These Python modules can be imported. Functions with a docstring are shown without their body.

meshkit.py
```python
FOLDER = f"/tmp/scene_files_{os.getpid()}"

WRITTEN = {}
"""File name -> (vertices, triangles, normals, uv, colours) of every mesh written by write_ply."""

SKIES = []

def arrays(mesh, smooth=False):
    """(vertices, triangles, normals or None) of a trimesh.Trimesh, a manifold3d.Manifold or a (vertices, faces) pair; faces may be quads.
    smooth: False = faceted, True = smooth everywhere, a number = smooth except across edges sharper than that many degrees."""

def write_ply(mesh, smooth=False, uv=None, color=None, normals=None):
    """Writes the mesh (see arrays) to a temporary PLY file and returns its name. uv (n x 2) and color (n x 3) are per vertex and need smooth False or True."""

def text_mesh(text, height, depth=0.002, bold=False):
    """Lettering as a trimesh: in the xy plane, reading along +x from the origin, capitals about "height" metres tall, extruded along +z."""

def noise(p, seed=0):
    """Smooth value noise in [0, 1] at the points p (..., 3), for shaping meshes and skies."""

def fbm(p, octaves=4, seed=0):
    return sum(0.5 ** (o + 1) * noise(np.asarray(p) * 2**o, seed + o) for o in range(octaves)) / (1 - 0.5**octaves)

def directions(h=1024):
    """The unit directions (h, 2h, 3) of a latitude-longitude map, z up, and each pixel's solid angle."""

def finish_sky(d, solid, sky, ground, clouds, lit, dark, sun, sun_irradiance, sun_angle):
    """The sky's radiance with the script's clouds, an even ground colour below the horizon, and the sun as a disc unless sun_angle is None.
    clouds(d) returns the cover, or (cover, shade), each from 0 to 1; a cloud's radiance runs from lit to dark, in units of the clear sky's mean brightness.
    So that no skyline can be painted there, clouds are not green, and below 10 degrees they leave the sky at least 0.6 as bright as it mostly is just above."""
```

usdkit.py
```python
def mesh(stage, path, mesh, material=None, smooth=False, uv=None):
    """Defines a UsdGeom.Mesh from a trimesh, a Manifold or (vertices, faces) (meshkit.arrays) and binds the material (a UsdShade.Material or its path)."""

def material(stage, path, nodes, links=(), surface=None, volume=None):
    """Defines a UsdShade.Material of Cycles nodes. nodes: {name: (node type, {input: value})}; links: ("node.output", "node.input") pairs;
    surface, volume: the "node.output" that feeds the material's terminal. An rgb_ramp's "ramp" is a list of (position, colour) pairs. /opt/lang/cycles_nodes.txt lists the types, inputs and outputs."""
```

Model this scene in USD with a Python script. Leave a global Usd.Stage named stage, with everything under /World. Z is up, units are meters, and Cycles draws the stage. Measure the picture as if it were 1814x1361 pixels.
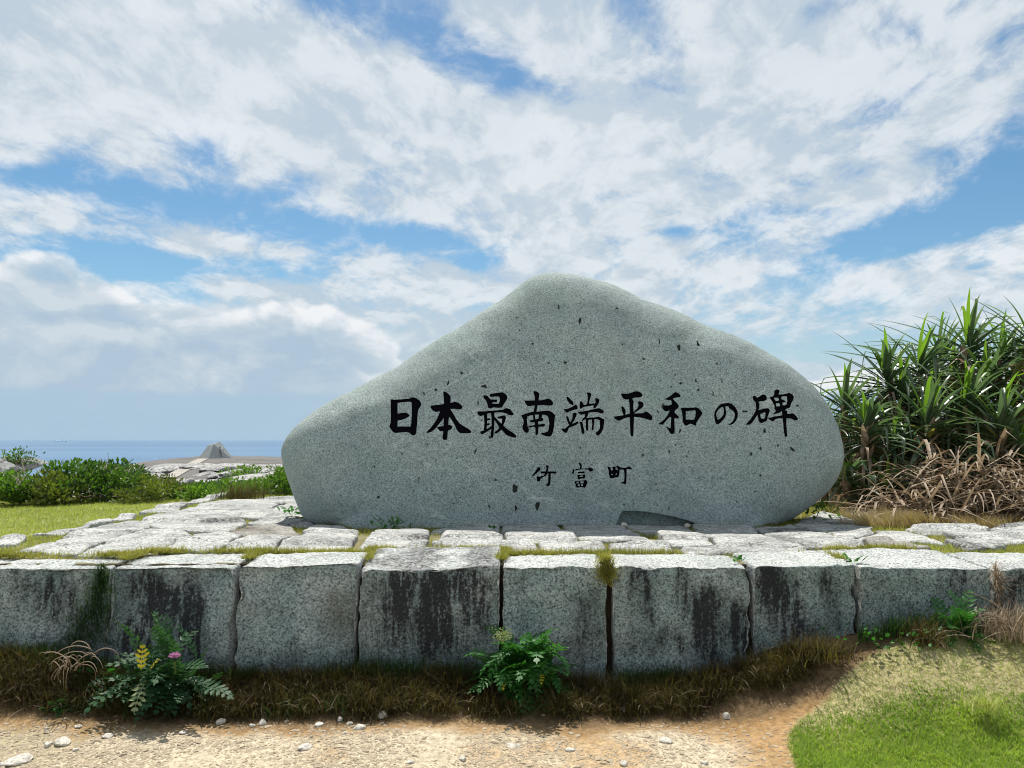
import math, numpy as np, trimesh, usdkit, meshkit
import manifold3d as m3
import shapely
from shapely.geometry import Polygon, MultiPolygon, Point
from shapely.ops import unary_union
from scipy.spatial import Delaunay, cKDTree
from pxr import Usd, UsdGeom, UsdLux, UsdShade, Sdf, Gf, Vt

stage = Usd.Stage.CreateInMemory()
UsdGeom.SetStageUpAxis(stage, 'Z')
UsdGeom.SetStageMetersPerUnit(stage, 1.0)
UsdGeom.Xform.Define(stage, '/World')
UsdGeom.Scope.Define(stage, '/World/Looks')

# ------------------------------------------------------------------ camera, sky, sun, exposure
W0, H0, FPX = 1814.0, 1361.0, 1363.0          # photograph's pixels and its focal length in them
EYE = np.array([0.0, 0.0, 1.6])
PITCH = math.atan(99.5 / FPX)
EXPOSURE = 0.40
SUN_EL, SUN_AZ = math.radians(64.0), math.radians(-11.0)     # azimuth from +y towards +x
SUN_INT, SKY_STRENGTH = 1.25, 0.076
RIGHT = np.array([1.0, 0, 0]); FWD = np.array([0, math.cos(PITCH), math.sin(PITCH)]); UP = np.array([0, -math.sin(PITCH), math.cos(PITCH)])
cam = UsdGeom.Camera.Define(stage, '/World/camera')
cam.CreateHorizontalApertureAttr(36.0); cam.CreateVerticalApertureAttr(27.0)
cam.CreateFocalLengthAttr(36.0 * FPX / W0)
cam.CreateClippingRangeAttr(Gf.Vec2f(0.05, 100000.0))
cam.CreateExposureAttr(EXPOSURE)
cam.AddTransformOp().Set(Gf.Matrix4d(*RIGHT, 0, *UP, 0, *(-FWD), 0, *EYE, 1))
SUN = np.array([math.sin(SUN_AZ) * math.cos(SUN_EL), math.cos(SUN_AZ) * math.cos(SUN_EL), math.sin(SUN_EL)])


def ray(px, py):
    d = RIGHT * ((px - W0 / 2) / FPX) + UP * ((H0 / 2 - py) / FPX) + FWD
    return d


def on_z(px, py, z):
    d = ray(px, py); t = (z - EYE[2]) / d[2]
    return EYE + d * t


def on_y(px, py, y):
    d = ray(px, py); t = (y - EYE[1]) / d[1]
    return EYE + d * t


def to_px(p):
    q = np.asarray(p, float) - EYE
    w = q @ FWD
    return np.stack([W0 / 2 + FPX * (q @ RIGHT) / w, H0 / 2 - FPX * (q @ UP) / w], -1)


class Ref(str):
    pass


class NG:
    """A node graph put together by calls: each call returns a reference to one output."""
    def __init__(self):
        self.nodes, self.links = {}, []

    def __call__(self, kind, out, **inputs):
        name = f'n{len(self.nodes)}'
        const = {}
        for k, v in inputs.items():
            if isinstance(v, Ref):
                self.links.append((str(v), f'{name}.{k}'))
            else:
                const[k] = v
        self.nodes[name] = (kind, const)
        return Ref(f'{name}.{out}')

    def math(self, t, a, b=0.0, c=0.0, clamp=False):
        return self('math', 'value', math_type=t, value1=a, value2=b, value3=c, use_clamp=clamp)

    def vmath(self, t, a, b=(0, 0, 0), out='vector', **k):
        return self('vector_math', out, math_type=t, vector1=a, vector2=b, **k)

    def noise(self, vec, scale, detail=4.0, rough=0.55, dist=0.0, out='fac', lac=2.0):
        return self('noise_texture', out, vector=vec, scale=scale, detail=detail, roughness=rough, distortion=dist, lacunarity=lac)

    def mix(self, fac, a, b, t='mix'):
        return self('mix_color', 'result', blend_type=t, fac=fac, a=a, b=b)

    def step(self, v, lo, hi, a=0.0, b=1.0, t='smoothstep'):
        return self('map_range', 'result', range_type=t, value=v, from_min=lo, from_max=hi, to_min=a, to_max=b, clamp=True)

    def ramp(self, fac, stops):
        return self('rgb_ramp', 'color', fac=fac, ramp=stops)

    def build(self, name, surface=None, volume=None):
        return usdkit.material(stage, f'/World/Looks/{name}', self.nodes, self.links, surface=surface, volume=volume)


def make_sky():
    g = NG()
    d = g('texture_coordinate', 'generated')
    xyz = [g('separate_xyz', k, vector=d) for k in 'xyz']
    x, y, z = xyz
    sky = g('sky_texture', 'color', sky_type='single_scattering', sun_disc=False, sun_elevation=SUN_EL, sun_rotation=SUN_AZ, altitude=10.0, air_density=1.0, aerosol_density=0.6, ozone_density=2.5)
    sky = g.mix(1.0, g('hsv', 'color', hue=0.5, saturation=1.2, value=0.62, color=sky), SKY_TINT, 'multiply')
    # a cloud layer on a plane overhead: directions over their height
    zc = g.math('add', g.math('maximum', z, 0.0), 0.26)
    pl = g.vmath('divide', d, g('combine_xyz', 'vector', x=zc, y=zc, z=zc))
    pl = g('mapping', 'vector', vector=pl, rotation=(0, 0, -0.55), scale=(1.0, 0.72, 1.0), location=(3.1, 1.7, 0))
    warp = g.vmath('scale', g.vmath('subtract', g.noise(pl, 1.9, 4, out='color'), (0.5, 0.5, 0.5)), scale=0.24)
    pw = g.vmath('add', pl, warp)
    big = g.noise(pw, 1.15, 4.0, 0.5)
    fine = g.noise(pw, 5.6, 11.0, 0.64, 0.05)
    dens = g.math('add', g.math('multiply', big, 0.55), g.math('multiply', fine, 1.15))
    # where the photograph's sky opens or thickens: soft ellipses of directions
    bias = None
    for px, py, rx, ry, ang, amt in SKY_BLOBS:
        c = ray(px, py); c = c / np.linalg.norm(c)
        r = np.cross(c, [0, 0, 1.0]); r /= np.linalg.norm(r); u = np.cross(r, c)
        a = math.radians(ang)
        e1 = r * math.cos(a) + u * math.sin(a); e2 = -r * math.sin(a) + u * math.cos(a)
        u1 = g.math('multiply', g.math('subtract', g.vmath('dot_product', d, tuple(e1), out='value'), float(c @ e1)), FPX / rx)
        u2 = g.math('multiply', g.math('subtract', g.vmath('dot_product', d, tuple(e2), out='value'), float(c @ e2)), FPX / ry)
        q = g.math('add', g.math('multiply', u1, u1), g.math('multiply', u2, u2))
        front = g.math('greater_than', g.vmath('dot_product', d, tuple(c), out='value'), 0.0)
        e = g.math('multiply', g.math('multiply', g.math('exponent', g.math('multiply', q, -1.0)), front), amt)
        bias = e if bias is None else g.math('add', bias, e)
    dens = g.math('add', dens, bias)
    cover = g.step(dens, 0.60, 0.92)
    thick = g.step(dens, 0.80, 1.25)
    # light and shade in the clouds: the density a little nearer the sun
    toward = g.vmath('add', pw, (0.02, 0.06, 0.0))
    fine2 = g.noise(toward, 5.6, 7.0, 0.60, 0.05)
    relief = g.step(g.math('subtract', fine, fine2), -0.10, 0.12)
    lit = g.math('add', g.math('multiply', relief, 0.42), g.math('add', g.math('multiply', g.noise(pw, 1.3, 5), 0.62), g.math('multiply', thick, -0.08)))
    ccol = g.ramp(lit, [(0.20, CLOUD_DARK), (0.48, CLOUD_MID), (0.80, CLOUD_LIT)])
    col = g.mix(g.math('multiply', cover, 0.93), sky, ccol)
    # the bank of cloud low over the sea, then the pale air under it
    warp2 = g.vmath('scale', g.vmath('subtract', g.noise(d, 7.0, 4, out='color'), (0.5, 0.5, 0.5)), scale=0.085)
    dw = g.vmath('add', g('mapping', 'vector', vector=d, scale=(1.0, 1.0, 1.9)), warp2)
    bankn = g.noise(dw, 5.5, 8.0, 0.56, 0.3)
    bankn2 = g.noise(g.vmath('add', dw, (-0.012, 0.0, 0.03)), 5.5, 6.0, 0.56, 0.3)
    top = g.math('add', g.math('multiply', g.math('subtract', g.noise(d, 3.2, 5.0, 0.55), 0.5), 0.30), g.math('multiply', g.math('subtract', bankn, 0.5), 0.13))
    bias2 = None
    for px, py, rx, ry, amt in BANK_BLOBS:
        c = ray(px, py); c = c / np.linalg.norm(c)
        v = g.vmath('multiply', g.vmath('subtract', d, tuple(c)), (FPX / rx, FPX / rx, FPX / ry))
        e = g.math('multiply', g.math('exponent', g.math('multiply', g.vmath('dot_product', v, v, out='value'), -1.0)), amt)
        bias2 = e if bias2 is None else g.math('add', bias2, e)
    top = g.math('add', top, g.math('add', bias2, 0.100))
    edge = g.math('subtract', top, z)
    bank = g.step(edge, 0.0, 0.018)
    bank = g.math('multiply', bank, g.step(bankn, 0.24, 0.48, 0.72, 1.0))
    relief2 = g.step(g.math('subtract', bankn, bankn2), -0.09, 0.11)
    rim = g.step(edge, 0.0, 0.075, 1.0, 0.0)
    blit = g.math('add', g.math('multiply', relief2, 0.50), g.math('multiply', rim, 0.60))
    bcol = g.ramp(blit, [(0.05, BANK_DARK), (0.42, BANK_MID), (0.80, (9.0, 9.2, 9.4))])
    col = g.mix(g.math('multiply', bank, 0.94), col, bcol)
    veil = g.step(z, 0.05, 0.20, 0.75, 0.0)
    col = g.mix(g.math('multiply', veil, g.step(bank, 0.0, 1.0, 1.0, 0.12)), col, (5.0, 6.2, 7.2))
    low = g.step(g.math('add', z, g.math('multiply', g.math('subtract', g.noise(dw, 4.0, 4), 0.5), 0.016)), 0.052, 0.064, 1.0, 0.0)
    col = g.mix(g.math('multiply', low, 0.9), col, g.ramp(g.step(z, 0.0, 0.07, t='linear'), [(0.0, AIR_LOW), (1.0, AIR_HIGH)]))
    bg = g('background_shader', 'background', color=col, strength=SKY_STRENGTH)
    return g.build('sky_clouds', surface=bg)


#              x    y    rx   ry  tilt amount      (pixels of the photograph)
SKY_BLOBS = [
    (600, 5, 90, 45, -10, -0.34), (760, 70, 70, 45, -50, -0.24), (870, 120, 80, 45, -40, -0.30), (985, 165, 60, 25, -25, -0.20),
    (55, 315, 100, 22, 0, -0.24), (210, 325, 80, 36, -20, -0.22), (430, 388, 170, 30, -8, -0.29), (520, 330, 60, 30, 0, -0.18), (140, 260, 40, 25, 0, -0.16),
    (150, 95, 60, 40, -40, -0.10), (280, 475, 220, 22, 6, -0.30), (710, 415, 120, 22, -8, -0.28), (835, 462, 40, 16, 0, -0.24), (360, 260, 40, 22, -30, -0.16), (720, 260, 50, 16, -10, -0.12),
    (1205, 410, 60, 14, 0, -0.26), (1640, 400, 170, 36, 12, -0.36), (1430, 378, 110, 14, -5, -0.16), (1790, 330, 80, 60, 20, -0.22), (1640, 40, 80, 25, 10, -0.12), (1090, 350, 40, 12, 0, -0.16), (1480, 10, 60, 20, 0, -0.14),
    (1560, 615, 260, 30, 0, -0.22),
    (330, 110, 250, 90, -15, 0.13), (700, 215, 230, 80, -22, 0.15), (1250, 190, 400, 150, 8, 0.16), (1000, 330, 260, 60, 0, 0.08), (90, 235, 90, 40, -15, 0.12), (80, 400, 100, 30, -5, 0.10), (450, 305, 90, 26, -12, 0.12),
    (120, 445, 150, 30, 0, -0.22), (290, 520, 60, 40, 0, -0.15),
    (560, 450, 200, 30, -6, 0.10), (1400, 500, 400, 50, 0, 0.10), (700, 560, 500, 60, 0, 0.10),
]
SKY_TINT = (1.68, 1.88, 1.74)
SKY_TINT = (1.68, 1.88, 1.74)
BANK_BLOBS = [(105, 520, 90, 130, 0.125), (-30, 560, 130, 120, 0.07), (300, 590, 150, 70, 0.045), (650, 600, 300, 80, 0.05), (1400, 620, 380, 120, -0.06)]
CLOUD_LIT, CLOUD_MID, CLOUD_DARK = (8.4, 8.8, 9.1), (6.9, 7.5, 7.95), (5.2, 6.2, 7.1)
BANK_MID, BANK_DARK = (5.5, 6.5, 7.3), (4.2, 5.5, 6.8)
AIR_LOW, AIR_HIGH = (4.0, 5.6, 7.0), (4.2, 5.7, 7.0)
dome = UsdLux.DomeLight.Define(stage, '/World/sky')
dome.GetPrim().SetCustomDataByKey('kind', 'structure')
dome.GetPrim().SetCustomDataByKey('label', 'blue sky with broken white cloud over the sea')
UsdShade.MaterialBindingAPI.Apply(dome.GetPrim()).Bind(make_sky())
sun = UsdLux.DistantLight.Define(stage, '/World/sun')
sun.CreateIntensityAttr(SUN_INT); sun.CreateAngleAttr(0.53); sun.CreateNormalizeAttr(True); sun.CreateColorAttr(Gf.Vec3f(1.0, 0.955, 0.88))
_b = SUN; _r = np.cross([0, 0, 1.0], _b); _r /= np.linalg.norm(_r); _u = np.cross(_b, _r)
sun.AddTransformOp().Set(Gf.Matrix4d(*_r, 0, *_u, 0, *_b, 0, 0, 0, 20, 1))

# ------------------------------------------------------------------ naming, tagging, meshes
RNG = np.random.default_rng(11)
TAKEN = {}


def free_path(parent, name):
    k = f'{parent}/{name}'
    n = TAKEN.get(k, -1) + 1
    TAKEN[k] = n
    return k if n == 0 else f'{k}_{n:03d}'


def tag(p, label=None, category=None, group=None, kind=None):
    for k, v in (('label', label), ('category', category), ('group', group), ('kind', kind)):
        if v:
            p.SetCustomDataByKey(k, v)
    return p


def thing(name, label, category, loc=(0, 0, 0), group=None):
    """A thing made of parts: an Xform at its base. Parts are given in world coordinates and moved to it."""
    path = free_path('/World', name)
    x = UsdGeom.Xform.Define(stage, path)
    x.AddTranslateOp().Set(Gf.Vec3d(*map(float, loc)))
    tag(x.GetPrim(), label, category, group)
    return path, np.asarray(loc, float)


def put(name, mesh, mat, parent=None, smooth=False, color=None, **t):
    """One Mesh prim: a thing, or a part under parent (path, base) or (path)."""
    top, base = (parent if isinstance(parent, tuple) else (parent, np.zeros(3))) if parent else ('/World', np.zeros(3))
    path = free_path(top, name)
    if color is not None:
        v, f, n = meshkit.arrays(mesh, smooth)
        m = usdkit.mesh(stage, path, (v - base, f), mat, True if smooth else False)
        UsdGeom.PrimvarsAPI(m).CreatePrimvar('tone', Sdf.ValueTypeNames.Color3fArray, 'vertex').Set(Vt.Vec3fArray.FromNumpy(np.asarray(color, np.float32)))
    else:
        if isinstance(mesh, trimesh.Trimesh):
            mesh = mesh.copy(); mesh.apply_translation(-base)
        else:
            mesh = (np.asarray(mesh[0]) - base, mesh[1])
        m = usdkit.mesh(stage, path, mesh, mat, smooth)
    tag(m.GetPrim(), **t)
    return path, base


def fb(p, scale, octv=4, seed=0):
    return meshkit.fbm(np.asarray(p, float) * scale + 100.0, octv, seed) - 0.5


def smooth01(x, a, b):
    t = np.clip((np.asarray(x, float) - a) / (b - a), 0, 1)
    return t * t * (3 - 2 * t)


def join(parts):
    vs, fs, n = [], [], 0
    for v, f in parts:
        if len(v):
            vs.append(v); fs.append(np.asarray(f) + n); n += len(v)
    return np.vstack(vs), np.vstack(fs)


def blades(root, az, length, width, lean, bend, seg=3, droop=0.0, twist=0.0):
    """Grass blades as tapered strips, all at once. lean: tilt at the root, bend: how far the tip goes over."""
    n = len(root)
    root, az, length, width, lean, bend = (np.broadcast_to(np.asarray(a, float), (n,) + np.shape(a)[1:] if np.ndim(a) > 1 else (n,)) if np.ndim(a) < 2 else np.asarray(a, float) for a in (root, az, length, width, lean, bend))
    t = np.linspace(0, 1, seg + 1)
    ang = lean[:, None] + bend[:, None] * t[None]                      # from the vertical
    step = length[:, None] / seg
    dx = np.sin(ang) * step; dz = np.cos(ang) * step
    sx = np.concatenate([np.zeros((n, 1)), np.cumsum(dx[:, :-1], 1)], 1); sz = np.concatenate([np.zeros((n, 1)), np.cumsum(dz[:, :-1], 1)], 1)
    h = np.stack([np.cos(az), np.sin(az), 0 * az], -1)
    side = np.stack([-np.sin(az + twist), np.cos(az + twist), 0 * az], -1)
    mid = root[:, None] + h[:, None] * sx[..., None] + np.array([0, 0, 1.0]) * sz[..., None]
    w = width[:, None] * (1 - t[None] ** 1.6) * 0.5
    L = mid[:, :-1] - side[:, None] * w[:, :-1, None]; R = mid[:, :-1] + side[:, None] * w[:, :-1, None]
    v = np.concatenate([np.stack([L, R], 2).reshape(n, -1, 3), mid[:, -1:]], 1)           # 2*seg + 1 per blade
    f = []
    for k in range(seg - 1):
        a = 2 * k
        f += [[a, a + 1, a + 3], [a, a + 3, a + 2]]
    f.append([2 * seg - 2, 2 * seg - 1, 2 * seg])
    f = np.array(f)[None] + (np.arange(n) * (2 * seg + 1))[:, None, None]
    return v.reshape(-1, 3), f.reshape(-1, 3)


def leaves(pos, nrm, up, length, width, cup=0.15):
    """Small oval leaves, six triangles each: pos = leaf base, up = direction to its tip."""
    n = len(pos)
    up = up / np.linalg.norm(up, axis=1, keepdims=True)
    side = np.cross(up, nrm); side /= np.linalg.norm(side, axis=1, keepdims=True) + 1e-9
    nn = np.cross(side, up)
    pat = np.array([[0, 0, 0], [.45, .38, .10], [-.45, .38, .10], [0, .45, -.06], [.36, .8, .08], [-.36, .8, .08], [0, 1, -.02]])
    l = np.broadcast_to(length, (n,))[:, None, None]; w = np.broadcast_to(width, (n,))[:, None, None]
    v = pos[:, None] + side[:, None] * (pat[None, :, :1] * w) + up[:, None] * (pat[None, :, 1:2] * l) + nn[:, None] * (pat[None, :, 2:] * w * (cup / 0.1))
    f = np.array([[0, 1, 3], [0, 3, 2], [1, 4, 3], [2, 3, 5], [3, 4, 6], [3, 6, 5]])
    return v.reshape(-1, 3), (f[None] + (np.arange(n) * 7)[:, None, None]).reshape(-1, 3)


def tube(pts, rad, sides=6):
    p = np.asarray(pts, float)
    t = np.gradient(p, axis=0); t /= np.linalg.norm(t, axis=1, keepdims=True) + 1e-12
    a = np.cross(t, np.where(np.abs(t[:, 2:]) < 0.9, [0, 0, 1.0], [1.0, 0, 0])); a /= np.linalg.norm(a, axis=1, keepdims=True)
    b, ang = np.cross(t, a), np.arange(sides) * 2 * np.pi / sides
    v = p[:, None] + np.broadcast_to(rad, (len(p),))[:, None, None] * (np.cos(ang)[None, :, None] * a[:, None] + np.sin(ang)[None, :, None] * b[:, None])
    i, j = np.meshgrid(np.arange(len(p) - 1), np.arange(sides), indexing='ij')
    q = np.stack([i * sides + j, i * sides + (j + 1) % sides, (i + 1) * sides + (j + 1) % sides, (i + 1) * sides + j], -1).reshape(-1, 4)
    v = np.vstack([v.reshape(-1, 3), p[:1], p[-1:]]); n = len(v)
    k = np.arange(sides)
    caps = np.vstack([np.stack([(k + 1) % sides, k, np.full(sides, n - 2)], 1), np.stack([(len(p) - 1) * sides + k, (len(p) - 1) * sides + (k + 1) % sides, np.full(sides, n - 1)], 1)])
    return v, np.vstack([q[:, [0, 1, 2]], q[:, [0, 2, 3]], caps])


def wobble_rock(center, size, seed, sub=3, rough=0.35, flat=0.0, rot=0.0):
    """A rock: an icosphere pushed in and out, cut by a few flat breaks."""
    s = trimesh.creation.icosphere(subdivisions=sub)
    v = np.array(s.vertices); r = np.random.default_rng(seed)
    v = v * (1 + rough * 2 * fb(v, 1.1, 3, seed)[:, None] + rough * 0.5 * fb(v, 4.0, 3, seed + 5)[:, None])
    for _ in range(5):
        n = r.normal(size=3); n /= np.linalg.norm(n); c = r.uniform(0.55, 0.9)
        d = v @ n - c
        v = v - np.where(d > 0, d, 0)[:, None] * n * 0.85
    v = v * np.asarray(size)
    c, k = math.cos(rot), math.sin(rot)
    v = v @ np.array([[c, k, 0], [-k, c, 0], [0, 0, 1]])
    return v + np.asarray(center), np.array(s.faces)


def resample(ring, step):
    p = np.asarray(ring, float)
    if np.allclose(p[0], p[-1]):
        p = p[:-1]
    q = np.vstack([p, p[:1]]); d = np.r_[0, np.cumsum(np.linalg.norm(np.diff(q, axis=0), axis=1))]
    n = max(8, int(d[-1] / step)); s = np.arange(n) * d[-1] / n
    return np.stack([np.interp(s, d, q[:, k]) for k in range(2)], 1)


# ------------------------------------------------------------------ materials
def mat_granite(name, dark, light, tint, grain=95.0, stain=False, lichen=0.25, bump=0.35, big=2.2, warm=(0.36, 0.33, 0.27), warm_amt=0.25, veins=False, cracks=False):
    g = NG()
    p = g('geometry', 'position')
    n1 = g.noise(p, grain, 3, 0.75)
    n2 = g.noise(p, grain * 2.7, 2, 0.6)
    v = g('voronoi_texture', 'color', vector=p, scale=grain * 1.15, feature='f1')
    vr = g('separate_color', 'r', color=v)
    grains = g.math('add', g.math('multiply', n1, 0.6), g.math('multiply', g.math('add', n2, g.math('multiply', vr, 0.35)), 0.36))
    c = g.ramp(grains, [(0.40, dark), (0.51, tuple(0.58 * a + 0.42 * b for a, b in zip(light, dark))), (0.57, light), (0.68, tuple(min(0.85, 1.35 * a) for a in light))])
    blot = g.noise(p, big, 6, 0.62, 0.4)
    c = g.mix(g.step(blot, 0.48, 0.72, 0.0, lichen), c, g.mix(1.0, c, tint, 'multiply'))
    wn = g.noise(g.vmath('add', p, (7.3, 1.1, 4.2)), big * 0.8, 5, 0.6, 0.3)
    c = g.mix(g.step(wn, 0.54, 0.74, 0.0, warm_amt), c, g.mix(0.5, c, warm))
    if stain:
        tone = g('attribute', 'color', attribute='tone')
        st = g('separate_color', 'r', color=tone); br = g('separate_color', 'g', color=tone)
        streak = g.noise(g('mapping', 'vector', vector=p, scale=(26, 26, 3.0)), 1.0, 6, 0.66, 0.6)
        speck = g.noise(p, 55, 4, 0.7)
        sk = g.step(streak, 0.30, 0.68)
        amt = g.math('multiply', st, g.math('add', 0.38, g.math('multiply', sk, 1.35)))
        amt = g.math('multiply', amt, g.math('add', 0.50, g.math('multiply', g.step(speck, 0.35, 0.60), 0.65)))
        amt = g.math('minimum', amt, 0.97)
        c = g.mix(amt, c, g.mix(0.25, (0.012, 0.0095, 0.012), g.mix(1.0, c, (0.14, 0.115, 0.13), 'multiply')))
        c = g.mix(g.math('multiply', g.math('multiply', br, speck), 1.1), c, (0.12, 0.085, 0.045))
        c = g.mix(g.math('multiply', g('separate_color', 'b', color=tone), g.step(g.noise(p, 2.6, 6, 0.65), 0.30, 0.62, 0.55, 1.0)), c, g.mix(1.0, c, (0.43, 0.53, 0.525), 'multiply'))   # shade painted into the front faces as a darker, cooler tone
    if veins:                                                       # thin pale seams and faint upright run marks in the stone
        v1 = g.math('absolute', g.math('subtract', g.noise(g('mapping', 'vector', vector=p, rotation=(0, 0.5, 0), scale=(0.45, 0.45, 1.1)), 1.0, 5, 0.5), 0.5))
        c = g.mix(g.math('multiply', g.step(v1, 0.0, 0.006, 1.0, 0.0), g.step(g.noise(p, 1.7, 3), 0.45, 0.6, 0, 0.4)), c, (0.50, 0.52, 0.50))
        run = g.noise(g('mapping', 'vector', vector=p, scale=(5.0, 5.0, 0.5)), 1.0, 4, 0.6)
        c = g.mix(g.step(run, 0.56, 0.75, 0.0, 0.30), c, g.mix(1.0, c, (0.62, 0.70, 0.66), 'multiply'))
        mott = g.noise(p, 3.4, 6, 0.7)
        c = g.mix(1.0, c, g.ramp(mott, [(0.3, (0.84, 0.85, 0.86)), (0.5, (1, 1, 1)), (0.7, (1.10, 1.10, 1.06))]), 'multiply')
    if cracks:
        k1 = g.math('absolute', g.math('subtract', g.noise(g('mapping', 'vector', vector=p, scale=(1.1, 2.2, 1.0)), 1.5, 6, 0.6), 0.5))
        c = g.mix(g.step(k1, 0.0, 0.010, 0.85, 0.0), c, (0.035, 0.033, 0.030))
        mott = g.noise(g('mapping', 'vector', vector=p, scale=(1.0, 2.0, 1.0)), 3.0, 7, 0.72)
        c = g.mix(1.0, c, g.ramp(mott, [(0.32, (0.62, 0.62, 0.62)), (0.5, (0.96, 0.96, 0.95)), (0.7, (1.14, 1.14, 1.12))]), 'multiply')
    if stain:
        mott = g.noise(p, 2.4, 7, 0.70, 0.6)
        c = g.mix(1.0, c, g.ramp(mott, [(0.30, (0.66, 0.67, 0.66)), (0.5, (0.98, 0.98, 0.97)), (0.70, (1.22, 1.21, 1.17))]), 'multiply')
    h = g.math('add', g.math('multiply', g.noise(p, grain * 0.35, 6, 0.65), 1.0), g.math('multiply', n1, 0.45))
    nrm = g('bump', 'normal', height=h, strength=bump, distance=0.012)
    return g.build(name, surface=g('principled_bsdf', 'BSDF', base_color=c, roughness=0.86, specular_ior_level=0.25, normal=nrm))


def mat_simple(name, color, rough=0.8, noise_amt=0.0, scale=20, spec=0.3):
    g = NG()
    c = color
    if noise_amt:
        n = g.noise(g('geometry', 'position'), scale, 5, 0.6)
        c = g.mix(g.step(n, 0.3, 0.7), tuple(x * (1 - noise_amt) for x in color), tuple(min(0.9, x * (1 + noise_amt)) for x in color))
    return g.build(name, surface=g('principled_bsdf', 'BSDF', base_color=c, roughness=rough, specular_ior_level=spec))


def mat_leaf(name, stops, rough=0.5, trans=0.35, spec=0.35, vary=3.0, detail=None, through=(1.25, 1.35, 0.6)):
    """Leaves: each island of the mesh takes its own place on the colour ramp, and light passes through."""
    g = NG()
    r = g('geometry', 'random_per_island')
    p = g('geometry', 'position')
    n = g.noise(p, vary, 3, 0.6)
    k = g.math('add', g.math('multiply', r, 0.75), g.math('multiply', g.math('subtract', n, 0.5), 0.9))
    k = g.math('add', k, 0.12)
    c = g.ramp(k, stops)
    if detail:
        c = g.mix(g.step(g.noise(p, detail, 3, 0.6), 0.45, 0.7, 0, 0.5), c, g.mix(1.0, c, (0.5, 0.55, 0.5), 'multiply'))
    b = g('principled_bsdf', 'BSDF', base_color=c, roughness=rough, specular_ior_level=spec)
    t = g('translucent_bsdf', 'BSDF', color=g.mix(1.0, c, through, 'multiply'))
    return g.build(name, surface=g('mix_closure', 'closure', fac=trans, closure1=b, closure2=t))

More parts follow.
